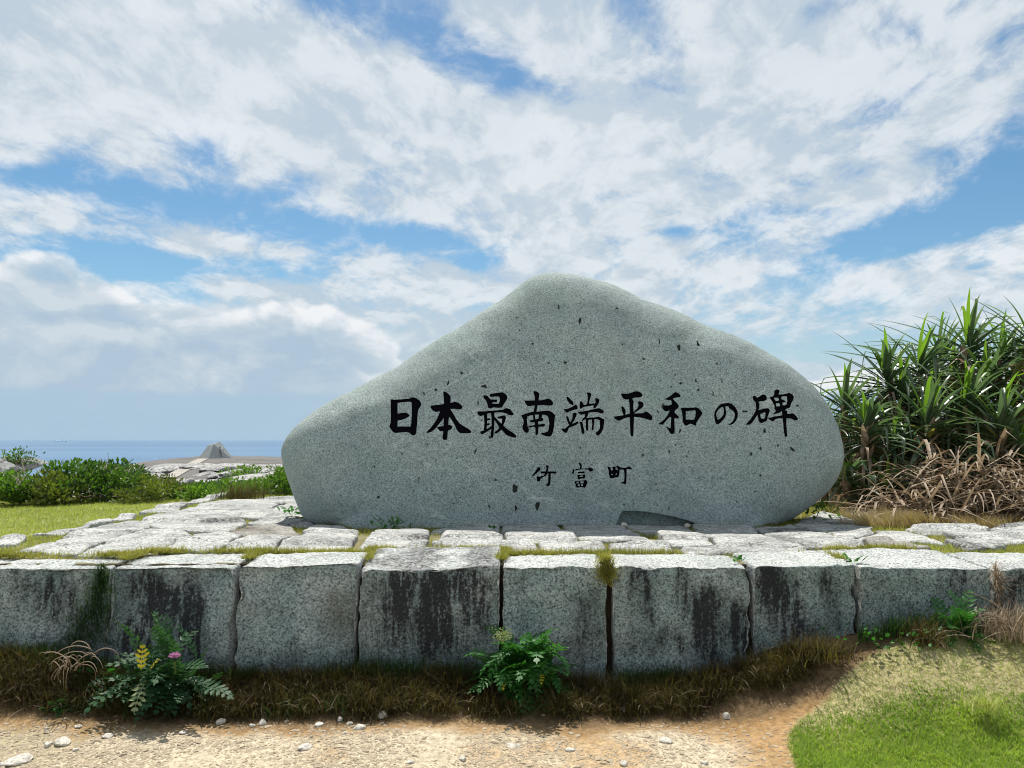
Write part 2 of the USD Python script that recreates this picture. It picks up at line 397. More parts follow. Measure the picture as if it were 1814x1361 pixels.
# ------------------------------------------------------------------ the carved writing, traced stroke by stroke
# each character: (origin x, origin y, scale of the tracing, [strokes], [holes]); coordinates are pixels of an enlargement
A, B, C, D, E = (680, 680, 9.07), (840, 680, 7.558), (1070, 680, 10.078), (1240, 680, 9.547), (930, 810, 8.638)
GLYPHS = [
 (A, [[110,255,130,245,160,258,300,248,400,243,440,222,470,215,530,238,580,275,600,325,590,370,565,395,548,450,540,560,530,700,520,800,495,828,465,832,435,815,405,785,360,775,280,780,200,795,150,780,105,725,90,690,98,650,110,620,112,450]],
     [[222,310,300,298,400,290,440,295,450,330,448,480,440,640,425,690,330,685,222,690,222,590,280,585,350,560,400,530,418,512,400,490,360,465,290,470,222,478]]),
 (A, [[952,125,985,125,1040,160,1075,210,1075,260,1068,310,1060,420,1045,560,1035,660,1030,760,1022,870,1005,900,975,908,945,890,942,850,955,780,958,660,965,560,950,480,968,330,965,240,955,180],
      [750,350,800,345,880,340,960,325,1075,310,1100,298,1150,290,1200,305,1250,345,1265,380,1245,410,1200,415,1150,405,1080,405,960,440,890,448,830,455,780,430,752,385],
      [900,450,960,440,990,500,950,570,880,660,830,720,770,770,720,788,680,790,690,770,740,720,800,650,850,570],
      [1000,430,1070,410,1110,470,1160,560,1220,640,1300,690,1370,730,1405,765,1400,790,1330,797,1240,797,1200,780,1170,740,1140,670,1100,600,1050,530],
      [850,700,900,685,960,680,1030,660,1080,665,1102,690,1095,720,1060,745,960,765,905,765,880,740]], []),
 (B, [[120,165,145,150,180,165,215,205,230,212,300,210,312,225,300,245,240,252,245,268,330,268,342,230,345,190,320,172,215,178,203,155,220,135,330,118,380,112,430,145,448,185,430,225,395,280,375,318,330,325,260,318,215,330,185,322,180,280,160,230,128,190],
      [40,380,60,368,150,368,300,355,380,350,430,325,480,340,515,380,530,415,510,425,470,420,430,400,380,385,300,385,200,395,120,425,80,437,50,410],
      [130,400,175,390,172,500,170,590,160,640,130,640,135,520], [225,380,270,380,272,500,265,600,260,700,245,732,222,722,222,660,232,600,232,480],
      [165,465,205,460,222,478,205,490,165,495], [165,535,200,525,215,540,200,555,165,560],
      [78,640,130,625,180,600,240,560,240,600,200,625,140,660,105,682,85,665],
      [310,445,340,435,380,425,415,425,428,450,415,500,390,560,370,610,330,650,295,670,268,665,275,645,310,620,345,580,370,520,375,470,340,470,315,462],
      [265,430,300,470,350,520,410,580,470,625,530,660,568,700,560,720,520,722,470,705,420,680,390,640,340,590,300,530,262,470]], []),
 (B, [[790,105,812,95,850,110,872,130,868,180,860,230,850,290,838,350,830,390,795,390,805,320,815,250,812,180,800,140],
      [672,225,720,225,820,222,900,220,960,205,1005,200,1040,225,1058,260,1050,290,1000,295,920,285,830,290,760,298,715,300,690,270],
      [635,420,690,400,780,375,870,370,960,362,1000,358,1050,385,1085,420,1078,490,1068,580,1055,650,1035,695,1005,712,950,700,905,680,890,662,935,655,985,640,1000,590,1005,530,1000,470,980,432,950,418,900,415,820,415,750,425,712,440,705,480,712,540,720,585,735,610,728,650,705,662,675,650,645,600,650,560,662,520,655,470,637,445],
      [815,550,860,550,862,600,855,670,835,690,820,680,818,620], [785,410,810,410,820,470,815,495,790,475], [870,405,915,405,905,450,880,480,850,490,860,455],
      [735,495,790,480,860,470,915,455,930,475,915,500,850,510,800,520,760,518,745,508], [810,490,855,490,858,560,815,560],
      [715,575,770,560,830,548,900,540,945,535,952,555,935,575,860,578,780,578,735,590]], []),
 (B, [[1235,180,1250,172,1290,205,1325,245,1335,280,1315,290,1280,265,1250,235], [1193,340,1230,340,1290,320,1340,290,1355,278,1380,290,1390,330,1370,345,1320,355,1270,375,1240,392,1215,370],
      [1230,435,1245,425,1265,455,1280,500,1290,540,1265,545,1245,500], [1320,395,1350,385,1378,400,1365,440,1340,490,1310,535,1285,570,1265,565,1285,520,1315,460],
      [1170,600,1215,600,1270,555,1330,530,1395,500,1400,525,1370,550,1310,575,1270,590,1255,630,1235,660,1210,655,1180,630],
      [1415,235,1435,232,1460,260,1470,285,1440,330,1420,340,1410,310], [1505,120,1530,115,1570,130,1560,180,1545,230,1535,285,1505,285,1520,220,1522,170],
      [1440,295,1500,275,1570,265,1610,262,1600,290,1540,300,1470,310,1440,325], [1618,195,1640,190,1675,210,1672,250,1650,290,1625,325,1595,330,1600,290,1625,250],
      [1380,375,1440,372,1540,355,1620,335,1670,325,1720,350,1742,375,1725,400,1690,395,1640,380,1580,380,1510,395,1440,418,1415,412,1395,390],
      [1490,385,1530,385,1520,440,1490,470,1450,500,1435,500,1450,470,1480,440],
      [1490,462,1560,452,1630,448,1670,440,1740,475,1738,540,1730,600,1700,660,1660,700,1640,690,1625,655,1650,640,1680,600,1685,540,1680,490,1650,475,1580,480,1495,488],
      [1410,510,1450,510,1460,560,1475,620,1480,660,1460,680,1440,665,1430,600], [1495,470,1530,470,1525,540,1530,610,1515,635,1498,620,1495,550], [1575,465,1610,465,1605,550,1600,610,1585,625,1570,610,1580,550]], []),
 (C, [[300,180,330,172,400,180,470,165,530,145,590,132,640,145,680,180,690,205,670,235,620,245,540,252,470,275,400,285,355,275,320,230], [305,405,325,400,355,420,385,470,388,520,375,565,350,560,320,490],
      [600,320,640,312,690,330,710,360,700,410,670,440,620,470,570,505,540,525,515,520,560,470,600,430,615,380],
      [160,585,220,580,310,570,400,545,460,535,540,530,640,525,700,525,730,500,775,500,830,545,868,590,860,640,830,655,780,640,700,615,620,600,540,592,440,600,370,615,310,645,270,665,235,655,195,625],
      [440,255,500,255,528,310,525,420,530,530,535,640,530,780,528,880,520,930,500,948,480,930,468,880,465,760,462,620,460,500,455,380]], []),
 (C, [[1065,280,1120,255,1190,215,1240,170,1275,145,1320,165,1370,205,1365,235,1320,245,1260,255,1200,285,1150,298,1120,285],
      [1200,260,1240,280,1300,340,1340,395,1320,440,1270,470,1260,510,1340,590,1330,620,1290,620,1260,610,1258,700,1265,800,1262,870,1235,900,1200,900,1175,880,1150,830,1095,750,1130,770,1185,795,1195,700,1198,600,1170,590,1165,490,1205,400,1210,340,1195,300],
      [1030,380,1090,385,1160,385,1215,365,1240,480,1170,478,1120,495,1095,497,1060,460,1035,415], [1170,490,1210,560,1150,620,1100,670,1050,735,1000,730,970,715,1010,690,1060,650,1120,580],
      [1365,440,1400,425,1480,430,1590,430,1640,415,1700,445,1750,505,1752,540,1720,590,1680,650,1650,700,1640,755,1600,735,1540,715,1490,740,1470,755,1430,730,1405,680,1400,580,1385,490]],
     [[1462,490,1540,485,1620,475,1640,490,1630,580,1610,640,1540,645,1462,640]]),
 (D, [[240,560,238,520,260,450,300,390,350,345,420,328,490,325,540,340,590,390,630,450,642,510,635,580,600,640,560,680,510,700,440,697,500,685,550,640,580,580,590,520,575,480,545,450,500,425,485,400,480,380,430,382,435,430,445,490,435,550,405,600,360,650,320,680,275,685,258,650]],
     [[275,520,285,480,320,430,370,395,395,405,405,460,395,520,360,570,310,608,290,590]]),
 (D, [[888,220,910,200,940,210,965,235,1000,220,1030,195,1065,180,1110,190,1135,240,1125,280,1080,292,1020,300,985,305,1010,350,1000,420,985,450,1040,430,1095,420,1130,410,1170,425,1185,460,1165,500,1145,560,1138,600,1130,630,1090,645,1040,668,1010,655,990,620,980,560,970,530,940,580,900,640,845,695,765,697,800,660,860,590,920,500,950,420,945,340,935,310,900,270],
      [1255,115,1295,98,1340,105,1345,140,1330,180,1400,180,1470,165,1510,150,1560,180,1590,220,1580,270,1550,320,1530,370,1515,410,1470,420,1440,450,1480,460,1475,510,1530,510,1550,495,1590,510,1630,550,1662,590,1640,620,1600,620,1560,600,1520,585,1460,588,1462,680,1470,780,1472,880,1455,910,1430,890,1415,780,1405,660,1400,590,1330,585,1280,600,1240,635,1215,632,1170,605,1140,575,1200,572,1270,550,1340,545,1390,530,1385,460,1350,490,1280,510,1220,520,1260,490,1285,460,1255,420,1265,385,1220,300,1180,240,1190,215,1225,215,1245,200,1255,170]],
     [[1020,515,1050,500,1090,485,1108,495,1100,570,1085,590,1040,595,1025,560], [1250,235,1330,240,1335,280,1290,295,1270,280], [1290,330,1340,330,1355,350,1350,380,1295,385,1282,350],
      [1380,220,1440,210,1470,215,1475,290,1465,350,1440,362,1400,365,1390,320,1440,310,1450,290,1400,270,1378,260]]),
 (E, [[108,280,150,230,190,165,215,148,240,175,230,200,200,230,150,270,125,295], [318,130,340,118,365,140,360,175,345,225,315,225,330,170], [235,215,280,220,350,218,430,218,480,222,488,245,470,255,400,250,340,250,290,255,240,245],
      [185,290,225,300,280,285,315,250,350,245,320,285,270,310,240,335,225,375,195,375,180,350], [358,235,395,245,395,320,390,400,370,445,340,440,305,420,345,412,355,380,355,300]], []),
 (E, [[815,92,840,88,868,105,872,140,866,180,835,185,845,140], [728,185,745,180,755,200,748,250,730,268,722,240], [765,185,830,175,900,172,970,170,1000,155,1048,185,1040,205,1010,225,985,222,970,195,900,185,830,192,775,203],
      [800,230,850,225,910,215,915,240,880,248,820,250], [798,275,840,270,915,265,925,290,915,330,860,330,815,345,805,310], [758,370,830,362,900,355,930,348,958,375,945,420,920,470,900,468,860,460,800,470,780,450]],
     [[830,290,890,282,885,302,840,305], [785,380,820,375,825,400,795,405], [845,372,900,368,895,400,850,402], [805,420,838,415,842,445,815,445], [855,420,890,415,885,440,860,445]]),
 (E, [[1260,145,1300,155,1390,145,1420,128,1455,150,1480,165,1560,160,1580,140,1615,155,1640,180,1625,195,1590,180,1555,190,1558,260,1552,340,1550,400,1535,418,1500,405,1460,405,1475,385,1515,375,1520,300,1518,230,1510,190,1450,190,1448,250,1430,305,1390,310,1330,325,1300,320,1285,270,1280,210]],
     [[1310,165,1345,160,1345,195,1320,210], [1385,160,1415,160,1415,200,1390,195], [1320,250,1340,260,1345,275,1330,275], [1390,260,1410,235,1405,265,1385,280]]),
]


def glyph_polygon(g):
    (ox, oy, s), strokes, holes = g
    xy = lambda q: np.array(q, float).reshape(-1, 2) / s + (ox, oy)
    shape = unary_union([Polygon(xy(q)).buffer(0) for q in strokes])
    if holes:
        shape = shape.difference(unary_union([Polygon(xy(q)).buffer(0) for q in holes]))
    return shape.buffer(0.35, join_style=1).buffer(-0.6, join_style=1).buffer(0.25, join_style=1).simplify(0.12)

# ------------------------------------------------------------------ the monument stone
ZP = 0.80                                       # height of the paved platform
STONE_Y, STONE_T = 7.86, 0.70                   # depth of its outline, half its thickness
SIL = [(501, 802), (503, 823), (510, 848), (519, 873), (529, 897), (543, 918), (560, 934), (590, 941), (677, 941), (797, 941), (867, 941), (1040, 941), (1160, 941), (1250, 941), (1320, 940), (1370, 936), (1405, 915),
       (1430, 898), (1452, 877), (1470, 856), (1483, 834), (1488, 812), (1486, 788), (1480, 760), (1469, 735), (1455, 710), (1437, 686), (1420, 668), (1395, 647), (1374, 633), (1352, 620), (1328, 605), (1300, 594), (1268, 582), (1247, 573), (1226, 560),
       (1197, 547), (1162, 534), (1137, 524), (1116, 513), (1088, 501), (1053, 492), (1018, 483), (1000, 480), (980, 477), (959, 480), (935, 489), (914, 506), (889, 525), (854, 548), (818, 573), (790, 589), (762, 606), (727, 629), (692, 652), (656, 673),
       (621, 694), (586, 712), (561, 728), (536, 747), (519, 763), (508, 779)]
PITS = [(1027, 569, 6, 12), (990, 545, 3, 9), (916, 563, 3, 5), (944, 609, 5, 6), (1000, 643, 7, 6), (972, 643, 4, 4), (818, 661, 5, 5), (794, 679, 6, 9), (858, 685, 11, 8), (829, 661, 2, 5), (751, 698, 4, 6), (847, 714, 3, 10),
        (842, 800, 4, 10), (712, 804, 4, 5), (742, 848, 3, 10), (663, 827, 3, 5), (670, 881, 6, 7), (912, 864, 10, 15), (878, 850, 4, 7), (953, 895, 8, 18), (914, 900, 5, 10), (867, 898, 4, 9), (732, 871, 2, 6), (804, 892, 4, 4),
        (1093, 546, 5, 4), (1103, 610, 4, 5), (1168, 606, 3, 12), (1202, 615, 6, 12), (1237, 610, 6, 11), (1140, 636, 5, 5), (1270, 644, 4, 4), (1206, 679, 6, 5), (1233, 675, 4, 8), (1196, 664, 4, 4), (1237, 691, 5, 5), (1189, 686, 4, 4),
        (1263, 698, 3, 8), (1279, 677, 3, 3), (1413, 719, 5, 6), (1319, 729, 10, 4), (1355, 764, 7, 8), (1205, 763, 5, 10), (1347, 795, 4, 6), (1378, 790, 5, 6), (1403, 795, 6, 11), (1331, 805, 4, 9), (1138, 806, 5, 8), (1217, 808, 4, 4),
        (1197, 788, 4, 4), (1185, 800, 4, 6), (1347, 843, 5, 5), (1305, 889, 5, 4), (1162, 858, 4, 4), (1185, 900, 3, 8), (1044, 802, 4, 4), (1028, 793, 3, 5), (1337, 871, 3, 3), (1174, 718, 4, 9), (1166, 730, 3, 6), (867, 775, 5, 5), (772, 691, 5, 5), (853, 745, 4, 4)]


def build_stone():
    P = np.array([on_y(x, y, STONE_Y)[[0, 2]] for x, y in SIL])
    P[:, 1] = np.maximum(P[:, 1], ZP - 0.05)
    P = P[::-1] if Polygon(P).exterior.is_ccw is False else P
    # a smooth closed outline, star-shaped about C
    C0 = on_y(1000, 770, STONE_Y)[[0, 2]]
    ring = resample(P, 0.012)
    for _ in range(14):
        ring = 0.5 * ring + 0.25 * (np.roll(ring, 1, 0) + np.roll(ring, -1, 0))
    ang = np.arctan2(ring[:, 1] - C0[1], ring[:, 0] - C0[0]); rad = np.linalg.norm(ring - C0, axis=1)
    o = np.argsort(ang); ang, rad = ang[o], rad[o]
    na = 560
    # even spacing along the outline rather than in angle
    q = np.stack([C0[0] + rad * np.cos(ang), C0[1] + rad * np.sin(ang)], 1)
    q = resample(q, Polygon(q).length / na)
    q = q[:na] if len(q) >= na else q
    na = len(q); off = q - C0; L = np.linalg.norm(off, axis=1); u = off / L[:, None]
    bottom = smooth01(-u[:, 1] * L, 0.35, 0.62) * smooth01(2.45 - np.abs(q[:, 0] - 0.4), 0.0, 0.55)
    R = 0.80 * (1 - bottom) + 0.07 * bottom
    R = np.minimum(R, 0.6 * L)
    nb, nf = 20, 34
    phi = np.linspace(0, math.pi / 2, nb)
    rows = []
    n = 2.0
    for k in range(nb):                                             # the rounded rim
        c, s = np.cos(phi[k]) ** (2 / n), np.sin(phi[k]) ** (2 / n)
        rows.append((L - R * (1 - c), np.full(na, STONE_T * 0.93 * s)))
    for k in range(1, nf):                                          # the face
        f = 1 - k / nf
        rows.append(((L - R) * f, np.full(na, STONE_T * (0.93 + 0.07 * (1 - f ** 2)))))
    vs, idx = [], {}
    def ringv(r, y):
        p = C0 + u * r[:, None]
        return np.stack([p[:, 0], STONE_Y + y, p[:, 1]], 1)
    for side in (-1, 1):
        for k, (r, y) in enumerate(rows):
            if side == 1 and k == 0:
                continue
            idx[(side, k)] = len(vs); vs.append(ringv(r, side * y))
    idx[(1, 0)] = idx[(-1, 0)]
    V = np.vstack(vs); F = []
    i = np.arange(na); j = (i + 1) % na
    for side in (-1, 1):
        for k in range(len(rows) - 1):
            a, b = idx[(side, k)] * na, idx[(side, k + 1)] * na
            t1, t2 = np.stack([a + i, a + j, b + j], 1), np.stack([a + i, b + j, b + i], 1)
            F += [t1, t2] if side == -1 else [t1[:, ::-1], t2[:, ::-1]]
        c = len(V); V = np.vstack([V, [[C0[0], STONE_Y + side * STONE_T, C0[1]]]])
        b = idx[(side, len(rows) - 1)] * na
        t = np.stack([b + i, b + j, np.full(na, c)], 1); F.append(t if side == -1 else t[:, ::-1])
    F = np.vstack(F)
    m = trimesh.Trimesh(V, F, process=False)
    if m.volume < 0:
        m.invert()
    N = np.array(m.vertex_normals)
    V = V + N * (0.05 * fb(V, 0.9, 3, 3) + 0.035 * fb(V, 2.6, 3, 4) + 0.008 * fb(V, 9.0, 3, 9))[:, None]
    # the upper face leans back a little
    V[:, 1] += 0.16 * smooth01(V[:, 2], 1.3, 3.2)
    V[:, 2] = np.maximum(V[:, 2], ZP - 0.05)
    return V, np.array(m.faces), C0


SV, SF, SC = build_stone()
_fr = SV[SV[:, 1] < STONE_Y - 0.1]
from scipy.interpolate import LinearNDInterpolator
_front = LinearNDInterpolator(_fr[:, [0, 2]], _fr[:, 1], fill_value=STONE_Y - STONE_T)


def on_stone(px, py):
    y = np.full(np.shape(px), STONE_Y - STONE_T)
    d = RIGHT * ((np.asarray(px)[..., None] - W0 / 2) / FPX) + UP * ((H0 / 2 - np.asarray(py)[..., None]) / FPX) + FWD
    for _ in range(4):
        t = (y - EYE[1]) / d[..., 1]
        p = EYE + d * t[..., None]
        y = _front(p[..., 0], p[..., 2])
    p[..., 1] = y
    return p


def manifold(v, f):
    t = trimesh.Trimesh(np.asarray(v, float), f, process=True)
    if t.volume < 0:
        t.invert()
    return m3.Manifold(m3.Mesh(np.asarray(t.vertices, np.float32), np.asarray(t.faces, np.uint32)))


def cutter(poly, depth, out=0.05):
    """A polygon in photograph pixels, sunk into the stone's face where it is seen."""
    e = trimesh.creation.extrude_polygon(poly, 1.0, engine='earcut')
    v = np.array(e.vertices); p = on_stone(v[:, 0], v[:, 1])
    p[:, 1] += np.where(v[:, 2] > 0.5, -out, depth)
    return manifold(p, e.faces)


def build_monument():
    body = manifold(SV, SF)
    cuts = []
    for g in GLYPHS:
        shape = glyph_polygon(g)
        ms = [cutter(q, 0.012) for q in getattr(shape, 'geoms', [shape]) if q.area > 4]
        cuts.append(('carved_character', ms))
    r = np.random.default_rng(5)
    pit_list = list(PITS)
    for _ in range(45):
        x, y = r.uniform(560, 1450), r.uniform(560, 915)
        if Polygon(SIL).buffer(-45).contains(Point(x, y)):
            pit_list.append((x, y, r.uniform(1.5, 3.2), r.uniform(1.5, 4.5)))
    pits = []
    for x, y, w, h in pit_list:
        a = np.arange(9) * 2 * np.pi / 9 + r.uniform(0, 1)
        k = r.uniform(0.45, 1.2, 9); tilt = r.normal(0, 0.25)
        px = w * 0.55 * np.cos(a) * k; py = h * 0.55 * np.sin(a) * k
        pits.append(cutter(Polygon(np.stack([x + px + tilt * py, y + py], 1)), 0.008 + 0.0012 * min(w, h)))
    cuts.append(('dark_pits', pits))
    # the notch broken out of its foot
    q = np.array([(1092, 938), (1099, 921), (1105, 908), (1128, 907), (1152, 909), (1176, 913), (1200, 918), (1226, 925), (1262, 938)], float)
    e = trimesh.creation.extrude_polygon(Polygon(q), 1.0, engine='earcut'); v = np.array(e.vertices)
    p = np.array([on_y(x, y, 6.9 if z > .5 else 7.16) for x, y, z in v]); p[:, 1] = np.where(v[:, 2] > .5, 6.9, 7.34)
    p[:, 2] -= np.where((v[:, 2] > .5), 0.0, 0.02) * 0
    body = body - manifold(p, e.faces)
    owner = {}
    total = []
    for n, (name, ms) in enumerate(cuts):
        for m in ms:
            m = m.as_original(); owner[m.original_id()] = n; total.append(m)
    res = body - m3.Manifold.batch_boolean(total, m3.OpType.Add)
    mesh = res.to_mesh()
    v, f = np.array(mesh.vert_properties[:, :3], float), np.array(mesh.tri_verts)
    own = np.full(len(f), -1)
    ri = list(mesh.run_index)
    for k, oid in enumerate(mesh.run_original_id):
        own[ri[k] // 3: ri[k + 1] // 3] = owner.get(int(oid), -1)
    def part(sel):
        u, inv = np.unique(f[sel].ravel(), return_inverse=True)
        return trimesh.Trimesh(v[u], inv.reshape(-1, 3), process=False)
    base = (SC[0], STONE_Y, ZP)
    t = thing('monument_stone', 'huge rounded grey granite boulder monument carved with black characters', 'monument', base)
    put('stone_body', part(own == -1), M_STONE, t, smooth=32)
    for n, (name, ms) in enumerate(cuts):
        if (own == n).any():
            put(name, part(own == n), M_INK if name == 'carved_character' else M_PIT, t, **({'kind': 'stuff'} if name == 'dark_pits' else {}))


M_STONE = mat_granite('monument_granite', (0.038, 0.052, 0.054), (0.272, 0.322, 0.315), (0.72, 0.86, 0.80), grain=105, lichen=0.5, bump=0.22, big=1.4, warm=(0.32, 0.33, 0.26), warm_amt=0.30, veins=True)
M_INK = mat_simple('black_paint', (0.003, 0.003, 0.005), 0.9, spec=0.02)
M_PIT = mat_simple('pit_dark', (0.040, 0.044, 0.038), 0.95, 0.7, 90, spec=0.05)
build_monument()

# ------------------------------------------------------------------ ground, sea
WALL_Y = 4.95                                     # front of the retaining wall


def height(x, y):
    x, y = np.broadcast_arrays(np.asarray(x, float), np.asarray(y, float))
    p = np.stack([x, y, 0 * x], -1)
    right = smooth01(x, 1.0, 2.6) * (0.06 + 0.34 * smooth01(y, 3.6, 4.95))
    left = smooth01(-x, 1.8, 3.2) * 0.10 * smooth01(y, 4.1, 4.9)
    bank = smooth01(y, 4.48, 4.88) * (0.12 + 0.16 * fb(p, 1.7, 2, 21)) * (1 - 0.8 * smooth01(x, 1.5, 2.4))
    front = right + left + bank + 0.035 * fb(p, 1.6, 3, 22) + 0.022 * fb(p, 9, 4, 23)
    plat = ZP - 0.018 + 0.02 * fb(p, 3, 3, 24)
    out = np.clip(np.maximum(np.abs(x) - 4.0, 0) / 2.0, 0, 1)
    lawn = ZP - 0.055 - 0.03 * out + 0.05 * fb(p, 0.5, 3, 25) + 0.02 * fb(p, 3, 2, 26)
    back = np.where(np.abs(x) < 4.0, plat, lawn)
    rocky = smooth01(y, 11.5, 14.0)
    n = np.abs(fb(p, 0.55, 5, 27))
    rocks = ZP - 0.10 + 0.62 * (0.22 - n) + 0.16 * fb(p, 2.2, 4, 28) + 0.12 * smooth01(y, 13, 26)
    du = x / np.maximum(y, 1.0) + 0.377
    terr = np.floor((rocks + 0.3 * n) / 0.13) * 0.13                    # ledges
    rocks = 0.45 * rocks + 0.55 * terr - np.where(du < 0, 20.0, 7.0) * du ** 2 * (y / 25.0) * smooth01(y, 13, 22)
    bed = ZP + 0.0 + 0.12 * smooth01(y, 13, 26) - np.where(du < 0, 20.0, 7.0) * du ** 2 * (y / 25.0) * smooth01(y, 13, 22)
    pc = np.interp(y, [16.0, 27.6], [-7.1, -11.02])
    w = np.exp(-((x - pc) / 0.34) ** 4) * smooth01(y, 14.5, 16)
    rocks = rocks * (1 - w) + bed * w
    rocks = np.maximum(rocks, -3.0)
    back = back * (1 - rocky) + rocks * rocky
    cliff = smooth01(y, 34.0 + 3 * fb(p, 0.15, 2, 29), 42.0)
    back = back * (1 - cliff) + (-16.0) * cliff
    k = smooth01(y, 5.06, 5.12)
    return front * (1 - k) + back * k


def make_ground():
    xs = np.unique(np.round(np.r_[np.arange(-3.5, 3.5, 0.022), np.arange(-16, 9, 0.10), np.arange(-30, 30, 0.5), np.arange(-420, 421, 15)], 4))
    ys = np.unique(np.round(np.r_[np.arange(3.5, 5.25, 0.022), np.arange(5.25, 13.0, 0.09), np.arange(13, 45, 0.22), np.arange(-40, 3.5, 0.6), np.arange(45, 60, 3)], 4))
    X, Y = np.meshgrid(xs, ys); Z = height(X, Y)
    v = np.stack([X, Y, Z], -1).reshape(-1, 3)
    nx, ny = len(xs), len(ys); i, j = np.meshgrid(np.arange(nx - 1), np.arange(ny - 1))
    a = (j * nx + i).ravel(); f = np.vstack([np.stack([a, a + 1, a + nx + 1], 1), np.stack([a, a + nx + 1, a + nx], 1)])
    # what covers it, as plain soil colours
    x, y = v[:, 0], v[:, 1]
    gravel, clay, litter = np.array([0.58, 0.50, 0.365]), np.array([0.40, 0.245, 0.105]), np.array([0.17, 0.115, 0.062])
    turf, dry, rock = np.array([0.26, 0.30, 0.07]), np.array([0.36, 0.31, 0.17]), np.array([0.17, 0.165, 0.158])
    sandy = np.array([0.46, 0.40, 0.27])
    nz = fb(v, 2.2, 4, 31); nz2 = fb(v, 6.0, 4, 32)
    col = np.tile(gravel, (len(v), 1))
    def blend(w, c):
        nonlocal col
        col = col * (1 - w[:, None]) + c * w[:, None]
    blend(smooth01(nz + 0.6 * nz2 + 0.16 * smooth01(x, -0.2, 1.0) + 0.0, 0.04, 0.34) * 0.62, clay * 1.2)
    blend(smooth01(x + 0.5 * nz, 0.9, 1.3) * smooth01(y, 3.5, 3.8) * 0.85, clay)
    blend(smooth01(-x + nz, 2.0, 2.7) * 0.5, dry)
    blend(smooth01(y + 0.28 * nz + 0.10 * nz2, 4.24, 4.40) * 0.85, clay * 0.82)
    blend(smooth01(y + 0.35 * nz + 0.10 * nz2, 4.36, 4.55), litter)
    lw = lawn_mask(x, y)
    blend(lw, dry * 1.15)
    blend(lw * smooth01(-(y - 4.25) + 0.4 * nz, 0.0, 0.3), turf)
    blend(smooth01(y, 4.97, 5.02), np.array([0.05, 0.04, 0.028]))
    blend(smooth01(y, 5.12, 5.2), sandy * np.array([0.52, 0.55, 0.45]))
    blend(smooth01(np.abs(x) + 0.3 * nz, 3.7, 4.1) * smooth01(y, 5.1, 5.2), np.array([0.32, 0.33, 0.12]))
    blend(smooth01(y + nz, 10.6, 11.4), litter * 0.7)
    blend(smooth01(y, 12.0, 13.5), rock)
    put('ground', (v, f), M_GROUND, smooth=True, color=col, kind='structure', label='sandy gravel path, earth and lawn around the stone platform')


def lawn_mask(x, y):
    """The turf at the right front: 1 inside, with the worn edge of the photograph."""
    edge = np.array([on_z(px, py, z)[:2] for px, py, z in ((1430, 1400, .03), (1403, 1345, .04), (1392, 1300, .06), (1410, 1275, .08), (1465, 1245, .12), (1480, 1222, .16), (1520, 1195, .22), (1545, 1178, .26), (1580, 1160, .30), (1700, 1120, .38))])
    edge = np.vstack([edge, [(3.2, 4.97), (6.0, 4.97), (6.0, 3.0), (edge[0, 0] - 0.1, 3.0)]])
    P = Polygon(edge).buffer(0)
    pts = shapely.points(np.asarray(x, float), np.asarray(y, float))
    d = np.where(shapely.contains(P, pts), 1, -1) * shapely.distance(P.exterior, pts)
    return smooth01(d, -0.02, 0.05)


g = NG()
_p = g('geometry', 'position')
_t = g('attribute', 'color', attribute='tone')
_n = g.noise(_p, 26, 6, 0.68)
_n2 = g.noise(_p, 120, 4, 0.7)
_c = g.mix(1.0, _t, g.ramp(_n, [(0.28, (0.52, 0.49, 0.45)), (0.5, (1.0, 1.0, 1.0)), (0.72, (1.42, 1.40, 1.38))]), 'multiply')
_c = g.mix(1.0, _c, g.ramp(_n2, [(0.3, (0.72, 0.71, 0.70)), (0.55, (1.0, 1.0, 1.0)), (0.8, (1.25, 1.25, 1.24))]), 'multiply')
_nr = g('bump', 'normal', height=g.math('add', _n, g.math('multiply', _n2, 0.6)), strength=0.8, distance=0.025)
M_GROUND = g.build('ground_soil', surface=g('principled_bsdf', 'BSDF', base_color=_c, roughness=0.95, specular_ior_level=0.1, normal=_nr))

g = NG()
_p = g('geometry', 'position')
_w = g.noise(g('mapping', 'vector', vector=_p, scale=(0.10, 0.16, 1.0)), 1.0, 6, 0.62, 0.4)
_w2 = g.noise(g('mapping', 'vector', vector=_p, scale=(0.006, 0.016, 1.0)), 1.0, 5, 0.6)
_caps = g.noise(g('mapping', 'vector', vector=_p, scale=(0.055, 0.085, 1.0)), 1.0, 7, 0.66, 0.8)
_foam = g.step(g.math('add', _caps, g.math('multiply', g.math('subtract', _w2, 0.5), 0.25)), 0.690, 0.735)
_band = g.step(g.noise(g('mapping', 'vector', vector=_p, scale=(0.0004, 0.0022, 1.0)), 1.0, 4, 0.55), 0.38, 0.62)
_c = g.mix(_band, (0.035, 0.105, 0.21), (0.060, 0.150, 0.265))
_c = g.mix(g.math('multiply', _foam, 0.85), _c, (0.75, 0.78, 0.80))
_nr = g('bump', 'normal', height=g.math('add', _w, g.math('multiply', _w2, 3.0)), strength=1.0, distance=1.3)
M_SEA = g.build('sea_water', surface=g('principled_bsdf', 'BSDF', base_color=_c, roughness=g.math('add', 0.22, g.math('multiply', _foam, 0.6)), ior=1.33, specular_ior_level=0.5, normal=_nr))
_e = np.array([(-45000, 36, -14), (45000, 36, -14), (45000, 60000, -14), (-45000, 60000, -14)], float)
put('sea', (_e, np.array([[0, 1, 2], [0, 2, 3]])), M_SEA, kind='structure', label='blue open sea with small whitecaps out to the horizon')
make_ground()

